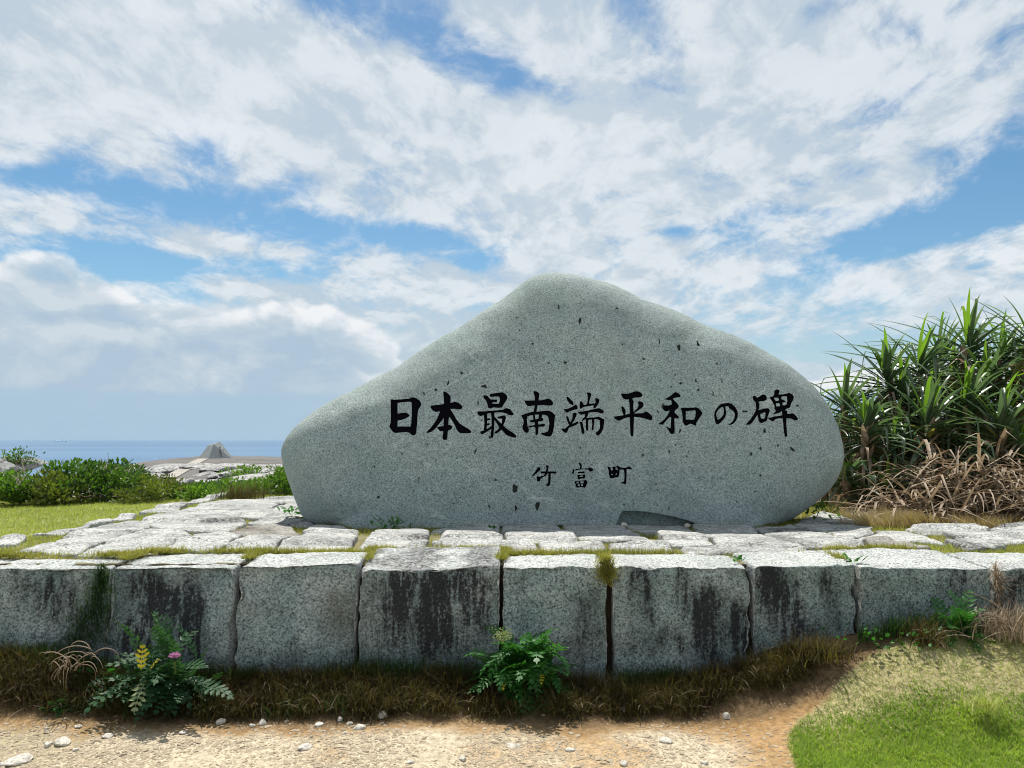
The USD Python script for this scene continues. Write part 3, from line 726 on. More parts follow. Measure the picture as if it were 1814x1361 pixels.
# ------------------------------------------------------------------ the platform: wall blocks and paving stones
def grid_box(half, step=0.028, r=0.02):
    """A box with rounded edges whose faces carry a grid fine enough to be broken up."""
    def axis(h):
        n = max(6, int(2 * h / step)); t = np.linspace(-1, 1, n + 1)
        s = np.unique(np.round(np.r_[-h, -h + r * .5, -h + r, t[1:-1] * (h - 1.3 * r), h - r, h - r * .5, h], 6))
        return s / h
    half = np.asarray(half, float); ax = [axis(h) for h in half]
    vs, fs, n = [], [], 0
    for k in range(3):
        a, b = (k + 1) % 3, (k + 2) % 3
        A_, B_ = np.meshgrid(ax[a], ax[b], indexing='ij')
        for s in (-1, 1):
            v = np.zeros(A_.shape + (3,)); v[..., a], v[..., b], v[..., k] = A_, B_, s
            na, nb = A_.shape; i, j = np.meshgrid(np.arange(na - 1), np.arange(nb - 1), indexing='ij')
            q = (i * nb + j).ravel(); f = np.vstack([np.stack([q, q + nb, q + nb + 1], 1), np.stack([q, q + nb + 1, q + 1], 1)])
            vs.append(v.reshape(-1, 3)); fs.append((f if s > 0 else f[:, ::-1]) + n); n += len(vs[-1])
    m = trimesh.Trimesh(np.vstack(vs), np.vstack(fs), process=False); m.merge_vertices()
    p = np.array(m.vertices) * half
    inner = np.clip(p, -(half - r), half - r); d = p - inner
    ln = np.linalg.norm(d, axis=1, keepdims=True)
    p = inner + np.where(ln > 0, d / np.maximum(ln, 1e-9), 0) * r
    return p, np.array(m.faces)


# left, right edge in pixels; height of the lip at each end; how far back its top goes; stains (x, half width, y0, y1, strength)
BLOCKS = [
    (-95, 183, 1009, 1011, .36, [(50, 16, 1015, 1065, .6), (80, 20, 1012, 1095, .8), (125, 14, 1025, 1085, .8), (150, 20, 1020, 1060, .4)], []),
    (190, 411, 1012, 1008, .52, [(288, 34, 1025, 1135, 1.1), (342, 17, 1040, 1185, 1.0), (240, 26, 1105, 1200, .9), (225, 10, 1060, 1110, .4), (265, 30, 1010, 1040, .4)], []),
    (419, 630, 1006, 1002, .46, [(610, 16, 1060, 1180, .35), (520, 60, 1150, 1200, .3)], [(600, 40, 1045, 1130, .8), (440, 30, 1060, 1110, .4)]),
    (637, 884, 1010, 1005, .62, [(712, 24, 1012, 1150, 1.0), (765, 30, 1005, 1165, 1.1), (830, 26, 1005, 1130, .8), (740, 70, 1125, 1175, .8), (760, 100, 1005, 1170, .55), (860, 14, 1060, 1140, .7), (795, 50, 1005, 1060, .7), (672, 18, 1050, 1130, .45)], []),
    (891, 1075, 1005, 1003, .42, [(1035, 14, 1050, 1160, .55), (925, 8, 1010, 1060, .45), (1040, 36, 1120, 1175, .8), (1060, 10, 1040, 1120, .4)], []),
    (1087, 1327, 1003, 1007, .44, [(1125, 6, 1010, 1065, .9), (1151, 7, 1010, 1100, 1.0), (1250, 20, 1042, 1175, 1.15), (1303, 9, 1055, 1165, 1.0), (1215, 9, 1008, 1085, .8), (1190, 70, 1120, 1165, .7), (1275, 22, 1130, 1175, .9)], []),
    (1337, 1516, 1006, 1000, .50, [(1372, 22, 1002, 1095, 1.2), (1402, 15, 1055, 1150, 1.1), (1432, 13, 1095, 1165, 1.1), (1358, 10, 1015, 1090, .7), (1470, 12, 1020, 1090, .6)], []),
    (1525, 1755, 1003, 1006, .66, [(1618, 7, 1005, 1030, 1.0), (1702, 20, 1008, 1080, .8), (1600, 50, 1070, 1120, .5), (1560, 20, 1010, 1050, .3)], []),
    (1760, 2060, 1007, 1010, .55, [(1790, 30, 1010, 1090, .8), (1840, 40, 1010, 1090, .8)], []),
]


def wall_block(k, parent):
    xl, xr, yl, yr, depth, stains, browns = BLOCKS[k]
    r = np.random.default_rng(100 + k)
    yf = WALL_Y + r.uniform(-0.025, 0.025)
    a, b = on_y(xl, yl, yf), on_y(xr, yr, yf)
    w, zt = b[0] - a[0], 0.5 * (a[2] + b[2]); zb = -0.12
    half = np.array([w / 2, depth / 2, (zt - zb) / 2]); c = np.array([(a[0] + b[0]) / 2, yf + depth / 2, (zt + zb) / 2])
    p, f = grid_box(half, 0.026, 0.016)
    m = trimesh.Trimesh(p, f, process=False); N = np.array(m.vertex_normals)
    q = p + c
    # rough quarried relief, broken edges, one or two flat breaks across the face
    lip = np.exp(-((half[2] - p[:, 2]) / 0.035) ** 2) * np.exp(-((p[:, 1] + half[1]) / 0.04) ** 2)
    edge = np.maximum(np.exp(-((half[0] - np.abs(p[:, 0])) / 0.03) ** 2) * np.exp(-((p[:, 1] + half[1]) / 0.06) ** 2), lip)
    d = 0.030 * fb(q, 2.2, 3, 40 + k) + 0.018 * fb(q, 8, 3, 50 + k) + 0.014 * fb(q, 24, 3, 60 + k)
    d = d - edge * np.maximum(0.0, 0.004 + 0.115 * fb(q, 8.0, 3, 70 + k))
    cut = np.zeros(len(p))
    for _ in range(3):
        n = np.array([r.uniform(-.13, .13), -1, r.uniform(-.10, .16)]); n /= np.linalg.norm(n)
        s = p @ n - (half[1] * 1.0 + r.uniform(-0.01, 0.03))
        cut = cut + np.where((s > 0) & (p[:, 1] < -half[1] + 0.09), np.minimum(s, 0.07), 0) * 0.9
    top = N[:, 2] > 0.5
    d = d + np.where(top, 0.03 * (np.abs(fb(q * [1, 2.2, 1], 3.1, 4, 80 + k)) - 0.12), 0)
    p = p + N * d[:, None]
    p[:, 1] += np.minimum(cut, 0.075)
    p[:, 2] += (b[2] - a[2]) * p[:, 0] / w                          # the lip runs as in the photograph
    p[:, 2] += np.where(p[:, 2] > 0, smooth01(p[:, 1], -half[1], half[1]) * (0.02 if k != 3 else 0.045), 0)
    q = p + c
    uv = to_px(q)
    st = np.zeros(len(q)); br = np.zeros(len(q))
    nzz = fb(q * [1, 1, .22], 12, 4, 90)
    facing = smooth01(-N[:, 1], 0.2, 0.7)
    for x, hw, y0, y1, s in stains:
        dx = (uv[:, 0] - x + 60 * nzz) / (hw * 1.5)
        e = np.exp(-dx ** 2) * smooth01(uv[:, 1] + 90 * nzz, y0 - 25, y0 + 25) * (1 - smooth01(uv[:, 1] + 120 * nzz, y1 - 55, y1 + 35))
        st = np.maximum(st, e * s * 1.15)
    for x, hw, y0, y1, s in browns:
        br = np.maximum(br, np.exp(-((uv[:, 0] - x) / hw) ** 2) * smooth01(uv[:, 1], y0 - 15, y0 + 15) * (1 - smooth01(uv[:, 1], y1 - 15, y1 + 15)) * s)
    foot_dark = 0.5 * (1 - smooth01(q[:, 2] + 0.5 * nzz, 0.05, 0.33))      # darker towards its foot
    if k == 3:
        st = np.where(facing > 0.2, np.maximum(st * facing, foot_dark), 0.55 * smooth01(fb(q, 5, 4, 7), -0.12, 0.1) * top)
    else:
        st = np.maximum(st * facing, foot_dark)
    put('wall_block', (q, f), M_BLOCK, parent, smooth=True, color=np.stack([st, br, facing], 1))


_o = {'a': (0, 860, 2.834), 'b': (600, 900, 2.834), 'c': (1174, 880, 2.834)}
SLABS = [('a', s) for s in (
    [70, 340, 270, 290, 330, 262, 560, 205, 690, 195, 745, 215, 735, 232, 600, 260, 470, 300, 370, 350, 290, 345, 200, 335], [345, 365, 600, 268, 760, 236, 900, 242, 955, 262, 840, 300, 700, 350, 600, 365, 450, 372],
    [750, 365, 880, 303, 965, 266, 1130, 256, 1205, 264, 1080, 330, 1010, 348, 860, 370], [1105, 355, 1155, 302, 1250, 272, 1395, 264, 1435, 272, 1345, 330, 1280, 360, 1170, 362],
    [1310, 372, 1380, 322, 1470, 285, 1560, 262, 1640, 254, 1785, 266, 1740, 330, 1700, 365, 1500, 378], [1145, 250, 1232, 216, 1340, 202, 1430, 202, 1500, 248, 1465, 262, 1330, 260],
    [850, 238, 770, 210, 700, 190, 765, 167, 900, 144, 1060, 154, 1200, 178, 1232, 196, 1128, 245, 1000, 240], [1240, 190, 1292, 176, 1440, 177, 1560, 184, 1570, 205, 1430, 200, 1340, 198],
    [1190, 163, 1330, 137, 1480, 147, 1525, 160, 1460, 172, 1290, 172], [870, 138, 1000, 107, 1180, 83, 1250, 82, 1380, 87, 1425, 97, 1325, 130, 1185, 158, 1050, 148], [1345, 128, 1435, 98, 1515, 97, 1530, 143, 1480, 143],
    [1270, 75, 1490, 61, 1505, 90, 1400, 88], [560, 180, 640, 155, 682, 155, 660, 170, 600, 180], [700, 135, 820, 111, 930, 98, 930, 106, 860, 134, 770, 138], [180, 250, 410, 216, 500, 186, 560, 190, 480, 206, 300, 246],
    [-60, 318, -20, 285, 20, 272, 110, 268, 118, 276, 60, 300], [930, 88, 1080, 52, 1140, 41, 1130, 52, 1010, 85], [1500, 255, 1580, 215, 1700, 218, 1790, 235, 1780, 262, 1640, 250])]
SLABS += [('b', s) for s in (
    [82, 225, 190, 132, 400, 117, 448, 131, 430, 165, 250, 218], [255, 222, 390, 168, 440, 182, 410, 217], [472, 183, 540, 132, 640, 116, 750, 113, 820, 155, 815, 180], [465, 225, 480, 187, 980, 187, 985, 225, 850, 235, 640, 237],
    [822, 128, 832, 88, 1080, 80, 1113, 124, 860, 133], [838, 175, 848, 139, 1160, 131, 1188, 168, 1010, 180], [1002, 245, 1012, 188, 1310, 184, 1345, 234, 1140, 246], [1128, 86, 1390, 77, 1470, 125, 1545, 160, 1380, 175, 1212, 162],
    [1440, 92, 1560, 76, 1740, 97, 1798, 145, 1555, 133], [1362, 196, 1560, 188, 1640, 193, 1700, 240, 1400, 246], [850, 245, 960, 222, 990, 235, 985, 250, 900, 255], [460, 128, 480, 110, 600, 95, 790, 88, 800, 122, 750, 108, 640, 112, 540, 126])]
SLABS += [('c', s) for s in (
    [155, 152, 430, 160, 498, 204, 215, 210, 168, 175], [-60, 165, 110, 206, 210, 212, 250, 252, 40, 252, 10, 228], [97, 265, 220, 217, 490, 210, 600, 243, 740, 272, 842, 310, 700, 328, 420, 320, 200, 312, 120, 292],
    [505, 200, 455, 165, 640, 148, 800, 183, 895, 217, 740, 222, 620, 236], [630, 241, 800, 225, 960, 228, 1040, 262, 930, 300, 800, 290], [665, 148, 705, 122, 870, 142, 1050, 152, 1035, 165, 1060, 185, 930, 213, 805, 182],
    [705, 117, 800, 72, 900, 102, 1020, 140, 870, 138], [935, 217, 1062, 172, 1220, 177, 1330, 202, 1400, 240, 1230, 226, 1050, 226], [985, 236, 1100, 229, 1330, 262, 1320, 276, 1050, 270], [1225, 165, 1360, 150, 1560, 150, 1640, 168, 1560, 184, 1330, 190],
    [1410, 192, 1650, 200, 1814, 168, 1960, 175, 1960, 240, 1814, 235, 1610, 250, 1510, 232], [1430, 232, 1600, 256, 1700, 258, 1530, 272], [950, 70, 1040, 66, 1090, 90, 1000, 115, 950, 105], [1640, 160, 1814, 140, 1960, 145, 1940, 170, 1810, 162, 1700, 172])]


def slab_polygon(s):
    o, q = s
    ox, oy, k = _o[o]; q = np.array(q, float).reshape(-1, 2) / k + (ox, oy)
    return Polygon(np.array([on_z(x, y, ZP)[:2] for x, y in q])).buffer(0)


def stone_slab(poly, k, parent):
    r = np.random.default_rng(300 + k)
    poly = poly.buffer(-0.002, join_style=2)
    if poly.geom_type != 'Polygon':
        poly = max(poly.geoms, key=lambda g: g.area)
    ring = resample(np.array(poly.exterior.coords), 0.045)
    p3 = np.c_[ring, 0 * ring[:, 0]]
    ring = ring + 0.034 * np.stack([fb(p3, 3.5, 3, 5), fb(p3, 3.5, 3, 6)], 1)
    P = Polygon(ring).buffer(0)
    if P.geom_type != 'Polygon':
        P = max(P.geoms, key=lambda g: g.area)
    ring = resample(np.array(P.exterior.coords), 0.04)
    inner = resample(np.array(P.buffer(-0.014).exterior.coords), 0.04) if P.buffer(-0.014).geom_type == 'Polygon' and not P.buffer(-0.014).is_empty else ring
    x0, y0, x1, y1 = P.bounds
    gx, gy = np.meshgrid(np.arange(x0, x1, 0.042), np.arange(y0, y1, 0.042)); g = np.stack([gx.ravel(), gy.ravel()], 1) + r.uniform(-.01, .01, (gx.size, 2))
    pts = shapely.points(g); g = g[shapely.contains(P.buffer(-0.03), pts)]
    allp = np.vstack([ring, inner, g]) if inner is not ring else np.vstack([ring, g])
    tri = Delaunay(allp).simplices
    cen = allp[tri].mean(1); tri = tri[shapely.contains(P, shapely.points(cen))]
    e1, e2 = allp[tri[:, 1]] - allp[tri[:, 0]], allp[tri[:, 2]] - allp[tri[:, 0]]
    tri = np.where((e1[:, 0] * e2[:, 1] - e1[:, 1] * e2[:, 0] < 0)[:, None], tri[:, ::-1], tri)
    d = shapely.distance(P.exterior, shapely.points(allp))
    q3 = np.c_[allp, 0 * d + k * 0.37]
    big = fb(q3 * [1, 1.5, 1], 1.6, 3, 11)
    z = ZP + 0.016 + r.uniform(-0.008, 0.010) + 0.034 * big + 0.050 * np.abs(fb(q3 * [0.8, 2.0, 1], 2.2, 4, 12)) - 0.010 + 0.022 * fb(q3 * [.7, 1.4, 1], 11, 3, 13)
    z = z - 0.020 * np.exp(-(d / 0.012) ** 2)
    # a broken ledge across some of them
    if r.uniform() < 0.75:
        a = r.uniform(-0.35, 0.35); s = (allp - P.centroid.coords[0]) @ np.array([math.sin(a), math.cos(a)]) + 0.16 * fb(q3, 2.8, 3, 14) + r.uniform(-.14, .14)
        z = z + 0.026 * smooth01(s, -0.012, 0.018)
    nr = len(ring)
    top = np.c_[allp, z]; low = np.c_[ring, np.full(nr, ZP - 0.16)]
    v = np.vstack([top, low]); i = np.arange(nr); j = (i + 1) % nr; o = len(top)
    ccw = Polygon(ring).exterior.is_ccw
    side = np.vstack([np.stack([i, o + i, o + j], 1), np.stack([i, o + j, j], 1)])
    f = np.vstack([tri, side if ccw else side[:, ::-1]])
    st = np.r_[smooth01(fb(q3, 3.2, 4, 15), 0.04, 0.24) * 0.6 * (0.5 + 0.5 * (r.uniform(size=1) < .4)), np.full(nr, .5)]
    brn = False
    if k in (5, 38):
        brn = True
    br = np.r_[np.full(len(top), 0.75 if brn else 0.0), np.full(nr, .2)]
    put('paving_stone', (v, f), M_SLAB, parent, smooth=40, **{}) if False else put('paving_stone', (v, f), M_SLAB, parent, smooth=True, color=np.stack([st, br, 0 * st], 1))
    return P


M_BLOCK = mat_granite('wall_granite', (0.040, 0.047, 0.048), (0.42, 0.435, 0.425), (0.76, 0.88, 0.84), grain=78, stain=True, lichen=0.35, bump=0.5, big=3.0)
M_SLAB = mat_granite('paving_granite', (0.085, 0.086, 0.084), (0.425, 0.43, 0.42), (0.80, 0.86, 0.88), grain=70, stain=True, lichen=0.4, bump=0.6, big=3.0, cracks=True)
PLATFORM = thing('stone_platform', 'low granite platform of rough wall blocks and irregular paving stones', 'platform', (0, WALL_Y, 0))
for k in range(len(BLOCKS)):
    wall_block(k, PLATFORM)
_front_row = Polygon([(-5, 4.5), (5, 4.5), (5, WALL_Y + 0.40), (-5, WALL_Y + 0.40)])
_backs = unary_union([Polygon([(on_y(b[0], 1005, WALL_Y)[0] - .01, 4.5), (on_y(b[1], 1005, WALL_Y)[0] + .01, 4.5), (on_y(b[1], 1005, WALL_Y)[0] + .01, WALL_Y + b[4] + .03), (on_y(b[0], 1005, WALL_Y)[0] - .01, WALL_Y + b[4] + .03)]) for b in BLOCKS])
SLAB_SHAPES = []
_used = _backs.buffer(0.05, join_style=2)
for k, s in enumerate(SLABS):
    q = slab_polygon(s).buffer(0.022, join_style=2).difference(_used)
    if q.geom_type != 'Polygon':
        q = max(q.geoms, key=lambda g: g.area) if len(getattr(q, 'geoms', [])) else q
    if q.is_empty or q.area < 0.02:
        continue
    SLAB_SHAPES.append(stone_slab(q, k, PLATFORM))
    _used = _used.union(q.buffer(0.014))
PAVED = unary_union(SLAB_SHAPES + [_backs])

# ------------------------------------------------------------------ plants: materials
M_PAN_YOUNG = mat_leaf('pandanus_young', [(0.0, (0.11, 0.21, 0.028)), (1.0, (0.22, 0.36, 0.05))], 0.38, 0.5, 0.5)
M_PAN = mat_leaf('pandanus_green', [(0.0, (0.065, 0.108, 0.060)), (0.5, (0.130, 0.180, 0.098)), (1.0, (0.27, 0.31, 0.185))], 0.33, 0.40, 0.75, through=(1.15, 1.3, 0.75))
M_PAN_OLD = mat_leaf('pandanus_yellowing', [(0.0, (0.16, 0.17, 0.045)), (0.6, (0.30, 0.25, 0.07)), (1.0, (0.36, 0.28, 0.12))], 0.5, 0.35, 0.4)
M_STRAW = mat_leaf('dead_leaf_straw', [(0.0, (0.25, 0.185, 0.125)), (0.5, (0.53, 0.44, 0.335)), (1.0, (0.78, 0.70, 0.59))], 0.6, 0.22, 0.3, through=(1.1, 1.02, 0.85))
M_TRUNK = mat_simple('pandanus_trunk_bark', (0.22, 0.15, 0.085), 0.9, 0.5, 18)
M_BUSH = mat_leaf('bush_leaf', [(0.0, (0.035, 0.085, 0.014)), (0.5, (0.10, 0.19, 0.03)), (1.0, (0.24, 0.34, 0.06))], 0.42, 0.45, 0.45, 1.2)
M_BUSH_Y = mat_leaf('bush_leaf_yellow', [(0.0, (0.08, 0.11, 0.02)), (0.5, (0.21, 0.25, 0.04)), (1.0, (0.42, 0.43, 0.09))], 0.45, 0.4, 0.4, 1.2)
M_BUSH_L = mat_leaf('bush_leaf_light', [(0.0, (0.07, 0.15, 0.02)), (0.5, (0.18, 0.30, 0.04)), (1.0, (0.36, 0.46, 0.07))], 0.45, 0.45, 0.4, 1.2)
M_TWIG = mat_simple('dead_twig', (0.36, 0.31, 0.25), 0.9, 0.3, 30)
M_STEM = mat_simple('green_stem', (0.075, 0.13, 0.035), 0.7, 0.2, 30)
M_WEED = mat_leaf('weed_leaf', [(0.0, (0.028, 0.12, 0.022)), (0.5, (0.06, 0.20, 0.035)), (1.0, (0.13, 0.30, 0.055))], 0.5, 0.35, 0.35, 6.0)
M_THISTLE = mat_leaf('thistle_leaf', [(0.0, (0.022, 0.070, 0.026)), (0.5, (0.042, 0.115, 0.042)), (1.0, (0.10, 0.18, 0.06))], 0.55, 0.3, 0.3, 6.0)
M_YELLOW = mat_leaf('yellow_leaf', [(0.0, (0.45, 0.36, 0.02)), (1.0, (0.62, 0.50, 0.04))], 0.5, 0.4, 0.3)
M_PALE = mat_leaf('pale_leaf', [(0.0, (0.22, 0.28, 0.13)), (1.0, (0.36, 0.40, 0.22))], 0.5, 0.3, 0.3)
M_FLOWER = mat_leaf('thistle_flower', [(0.0, (0.42, 0.17, 0.52)), (1.0, (0.70, 0.44, 0.80))], 0.7, 0.4, 0.1)
M_DRYGRASS = mat_leaf('bank_grass_blades', [(0.0, (0.060, 0.045, 0.018)), (0.35, (0.13, 0.11, 0.036)), (0.65, (0.24, 0.18, 0.075)), (1.0, (0.48, 0.36, 0.19))], 0.75, 0.25, 0.15, 3.0)
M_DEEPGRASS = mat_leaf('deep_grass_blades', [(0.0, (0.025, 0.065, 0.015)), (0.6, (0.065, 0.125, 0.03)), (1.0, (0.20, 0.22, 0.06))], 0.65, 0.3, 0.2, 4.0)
M_TURF = mat_leaf('turf_blades', [(0.0, (0.17, 0.27, 0.035)), (0.4, (0.34, 0.44, 0.075)), (0.75, (0.53, 0.57, 0.16)), (1.0, (0.74, 0.68, 0.36))], 0.6, 0.5, 0.2, 2.0)
M_TURF_DRY = mat_leaf('worn_turf_blades', [(0.0, (0.24, 0.31, 0.07)), (0.45, (0.48, 0.47, 0.17)), (1.0, (0.76, 0.66, 0.40))], 0.7, 0.3, 0.15, 2.0)
M_LAWN = mat_leaf('lawn_blades', [(0.0, (0.19, 0.235, 0.05)), (0.45, (0.35, 0.365, 0.10)), (0.8, (0.49, 0.46, 0.17)), (1.0, (0.62, 0.55, 0.28))], 0.65, 0.5, 0.15, 0.6)
M_JOINT = mat_leaf('joint_grass_blades', [(0.0, (0.22, 0.22, 0.05)), (0.5, (0.40, 0.37, 0.10)), (1.0, (0.62, 0.51, 0.24))], 0.65, 0.35, 0.15, 2.5)
M_BEIGE = mat_leaf('beige_grass_blades', [(0.0, (0.30, 0.22, 0.12)), (0.5, (0.50, 0.40, 0.26)), (1.0, (0.68, 0.58, 0.42))], 0.75, 0.3, 0.15, 1.5)


# ------------------------------------------------------------------ screw pines
def strap(base, az, el, L, W, droop, kink=None, r=RNG, roll=0.0, n=11):
    """One long leaf with a keel: out of the crown, arching, its end often folded over."""
    t = np.linspace(0, 1, n)
    a = el - droop * t ** 1.4
    if kink:
        a = a - smooth01(t, kink[0] - 0.05, kink[0] + 0.05) * kink[1]
    azs = az + roll * t ** 2
    step = L / (n - 1)
    d = np.stack([np.cos(a) * np.cos(azs), np.cos(a) * np.sin(azs), np.sin(a)], 1)
    p = np.vstack([np.zeros(3), np.cumsum(d[:-1] * step, 0)]) + base
    side = np.stack([-np.sin(azs), np.cos(azs), 0 * azs], 1)
    up = np.cross(d, side) * -1
    up = np.where((up[:, 2:] < 0) & (np.abs(a)[:, None] < 1.4), -up, up)
    w = W * np.clip(np.minimum(0.75 + 1.2 * t, (1 - t) ** 0.62 * 1.15), 0.03, 1) * 0.5
    v = np.stack([p - side * w[:, None] + up * w[:, None] * 0.45, p, p + side * w[:, None] + up * w[:, None] * 0.45], 1).reshape(-1, 3)
    f = []
    for k in range(n - 1):
        q = 3 * k
        f += [[q, q + 1, q + 4], [q, q + 4, q + 3], [q + 1, q + 2, q + 5], [q + 1, q + 5, q + 4]]
    return v, np.array(f)


def screw_pine(px, py, y, L, n, label, seed, ndry=8, lean=0.0, low=False):
    r = np.random.default_rng(seed)
    c = on_y(px, py + 14, y)
    gz = ZP - 0.1
    foot = np.array([c[0] + r.uniform(-.25, .25), c[1] + r.uniform(0.0, .3), gz])
    t = thing('screw_pine', label, 'screw pine', foot, 'screw pines at the right of the stone')
    H = max(c[2] - gz, 0.15)
    s = np.linspace(0, 1, 6)[:, None]
    path = foot + (c - foot) * s + np.array([0.06, 0, 0]) * np.sin(s * 3 + seed)
    put('trunk', tube(path, 0.05 + 0.012 * np.cos(np.arange(6) * 2.1), 7), M_TRUNK, t, smooth=True)
    n = int(n * 1.3); L = L * 1.04
    for k in range(n):
        f = k / (n - 1)                                               # 0 youngest, 1 oldest
        az = k * 2.13 + r.uniform(-.25, .25)
        el = 1.40 - 1.75 * f ** 0.72 + r.uniform(-.18, .18) - (0.1 if low else 0)
        ln = L * (0.55 + 0.5 * min(1, f * 2.6)) * r.uniform(0.8, 1.15)
        kink = (r.uniform(.40, .8), r.uniform(0.6, 1.8)) if r.uniform() < 0.3 + 0.5 * f else None
        b = c + np.array([math.cos(az) * 0.025, math.sin(az) * 0.025, 0.07 - 0.34 * f * min(1, H)])
        m = strap(b, az, el, ln, r.uniform(.055, .082), r.uniform(.35, 1.15) * (0.5 + f), kink, roll=r.uniform(-.5, .5))
        mat = M_PAN_YOUNG if f < 0.14 else (M_PAN_OLD if f > 0.92 and r.uniform() < .6 else M_PAN)
        put('leaf', m, mat, t, smooth=True)
    if ndry > 7 and y < 9.2:
        for k in range(16):                                           # torn stubs of old leaves under the crown
            az = k * 2.4 + r.uniform(-.3, .3)
            b = c + np.array([math.cos(az) * 0.05, math.sin(az) * 0.05, -0.02 - 0.022 * k])
            m = strap(b, az, r.uniform(.35, 1.2), r.uniform(.14, .30), r.uniform(.06, .09), r.uniform(-.2, .5), None, roll=r.uniform(-.3, .3), n=6)
            put('leaf_stub', m, M_STRAW if r.uniform() < .7 else M_PAN_OLD, t, smooth=True)
    ndry = int(ndry * 2.1) + 5
    for k in range(ndry):
        az = r.uniform(0, 6.28)
        b = c + np.array([math.cos(az) * 0.03, math.sin(az) * 0.03, -0.16 - r.uniform(0, .45) * min(1, H)])
        m = strap(b, az, r.uniform(-.9, .55), L * r.uniform(.35, .75), r.uniform(.035, .055), r.uniform(.3, 1.2), (r.uniform(.25, .6), r.uniform(.3, 1.4)), roll=r.uniform(-.8, .8))
        put('dead_leaf', m, M_STRAW, t, smooth=True)


PINES_BACK = [(1470, 800, 10.2, .8), (1520, 770, 10.3, .85), (1560, 730, 10.4, .9), (1610, 750, 10.2, .9), (1650, 700, 10.5, .95), (1700, 740, 10.2, .95), (1740, 720, 10.4, .95), (1790, 700, 10.3, 1.0), (1840, 640, 10.0, 1.0),
              (1530, 850, 9.6, .7), (1620, 840, 9.5, .75), (1720, 800, 9.5, .8), (1770, 820, 9.4, .8), (1830, 780, 9.3, .85), (1665, 620, 11.0, 1.05), (1800, 650, 10.8, 1.0)]
PINES = [  # x, y in the photograph, distance, leaf length, leaves, dead leaves, label
    (1535, 742, 8.55, 0.74, 34, 12, 'screw pine with bright green heart nearest the stone, waist high'), (1642, 735, 8.6, 0.95, 38, 16, 'screw pine with pale torn dead bract under its crown, middle of thicket'),
    (1772, 745, 8.3, 0.90, 36, 24, 'large screw pine with bright upright heart above a shaggy straw skirt'), (1712, 705, 8.9, 0.95, 34, 8, 'screw pine with yellow-green upright leaves left of the shaggy one'),
    (1715, 600, 9.6, 1.05, 34, 5, 'tall screw pine whose spiky crown stands against the sky'), (1775, 620, 9.9, 1.0, 32, 5, 'tall screw pine beside the spiky crown, near the frame edge'),
    (1822, 585, 9.3, 1.0, 34, 8, 'tallest screw pine, cut by the right frame edge'), (1628, 640, 9.5, 1.0, 34, 4, 'screw pine with arching grey-green leaves at the thicket crest'),
    (1568, 655, 9.6, 0.95, 34, 4, 'screw pine with folded drooping leaf tips on the crest left side'), (1495, 705, 9.3, 0.80, 30, 5, 'screw pine low on the thicket slope just right of the stone'),
    (1452, 745, 9.6, 0.75, 28, 3, 'screw pine half hidden behind the right edge of the stone'), (1502, 838, 8.5, 0.55, 24, 4, 'small young screw pine low beside the stone'),
    (1575, 868, 8.3, 0.70, 28, 6, 'low fan of screw pine leaves spreading over the dry grass'), (1690, 845, 8.35, 0.55, 22, 14, 'stubby screw pine buried in dead leaves at the foot'),
    (1800, 800, 8.25, 0.70, 26, 16, 'screw pine with yellowing lower leaves at the right edge'), (1590, 770, 9.0, 0.85, 28, 8, 'screw pine in shade behind the bright green hearted one'),
    (1690, 655, 10.2, 1.05, 30, 3, 'screw pine in the back row between the crest and tall crown'), (1855, 690, 8.8, 0.95, 32, 10, 'screw pine mostly outside the right frame edge'),
    (1745, 665, 9.2, 0.95, 32, 8, 'screw pine below the spiky crown with crossing leaves'), (1600, 700, 9.5, 0.95, 30, 4, 'dark screw pine filling the middle of the thicket'),
    (1540, 800, 9.2, 0.80, 26, 8, 'screw pine in deep shade above the low fan'), (1660, 790, 9.0, 0.8, 26, 14, 'screw pine in shade with hanging dead leaves above the straw heap'),
]
HIDDEN = ['low behind the stone edge', 'behind the bright green hearted one', 'under the crest left side', 'between crest and shaded middle', 'just under the crest top', 'behind the torn bract', 'under the spiky crown', 'behind the shaggy skirt', 'at the right frame edge, high',
          'above the low fan of leaves', 'above the left end of the straw heap', 'above the middle of the straw heap', 'above the right end of the straw heap', 'at the right frame edge, low', 'rear row left of the spiky crown', 'rear row right of the spiky crown']
for k, (px, py, y, L, n, nd, label) in enumerate(PINES):
    screw_pine(px, py, y + .35, L, n, label, 500 + k, nd)
for k, (px, py, y, L) in enumerate(PINES_BACK):
    screw_pine(px, py, y, L, 28, f'mostly hidden screw pine of the thicket interior, {HIDDEN[k]}', 560 + k, 6)


def straw_heap():
    r = np.random.default_rng(77); parts = []
    for k in range(1150):
        px = r.uniform(1555, 1930); f = smooth01(px, 1540, 1640)
        y = r.uniform(7.6, 8.7)
        x = (px - 907) / FPX * y
        top = 0.08 + 0.55 * f * smooth01(y, 7.5, 8.2)
        b = np.array([x, y, ZP - 0.03 + r.uniform(0.0, 1.0) * top])
        parts.append(strap(b, r.uniform(0, 2 * np.pi), r.uniform(-.9, 1.1) if r.uniform() < .35 else r.uniform(-.25, .45), r.uniform(.35, 1.0), r.uniform(.020, .042), r.uniform(.1, .9), (r.uniform(.3, .8), r.uniform(.1, 1.2)), roll=r.uniform(-1, 1), n=8))
    put('dead_leaf_litter', join(parts), M_STRAW, smooth=True, kind='stuff', label='heap of straw-coloured fallen screw pine leaves under the thicket', category='leaf litter')


straw_heap()


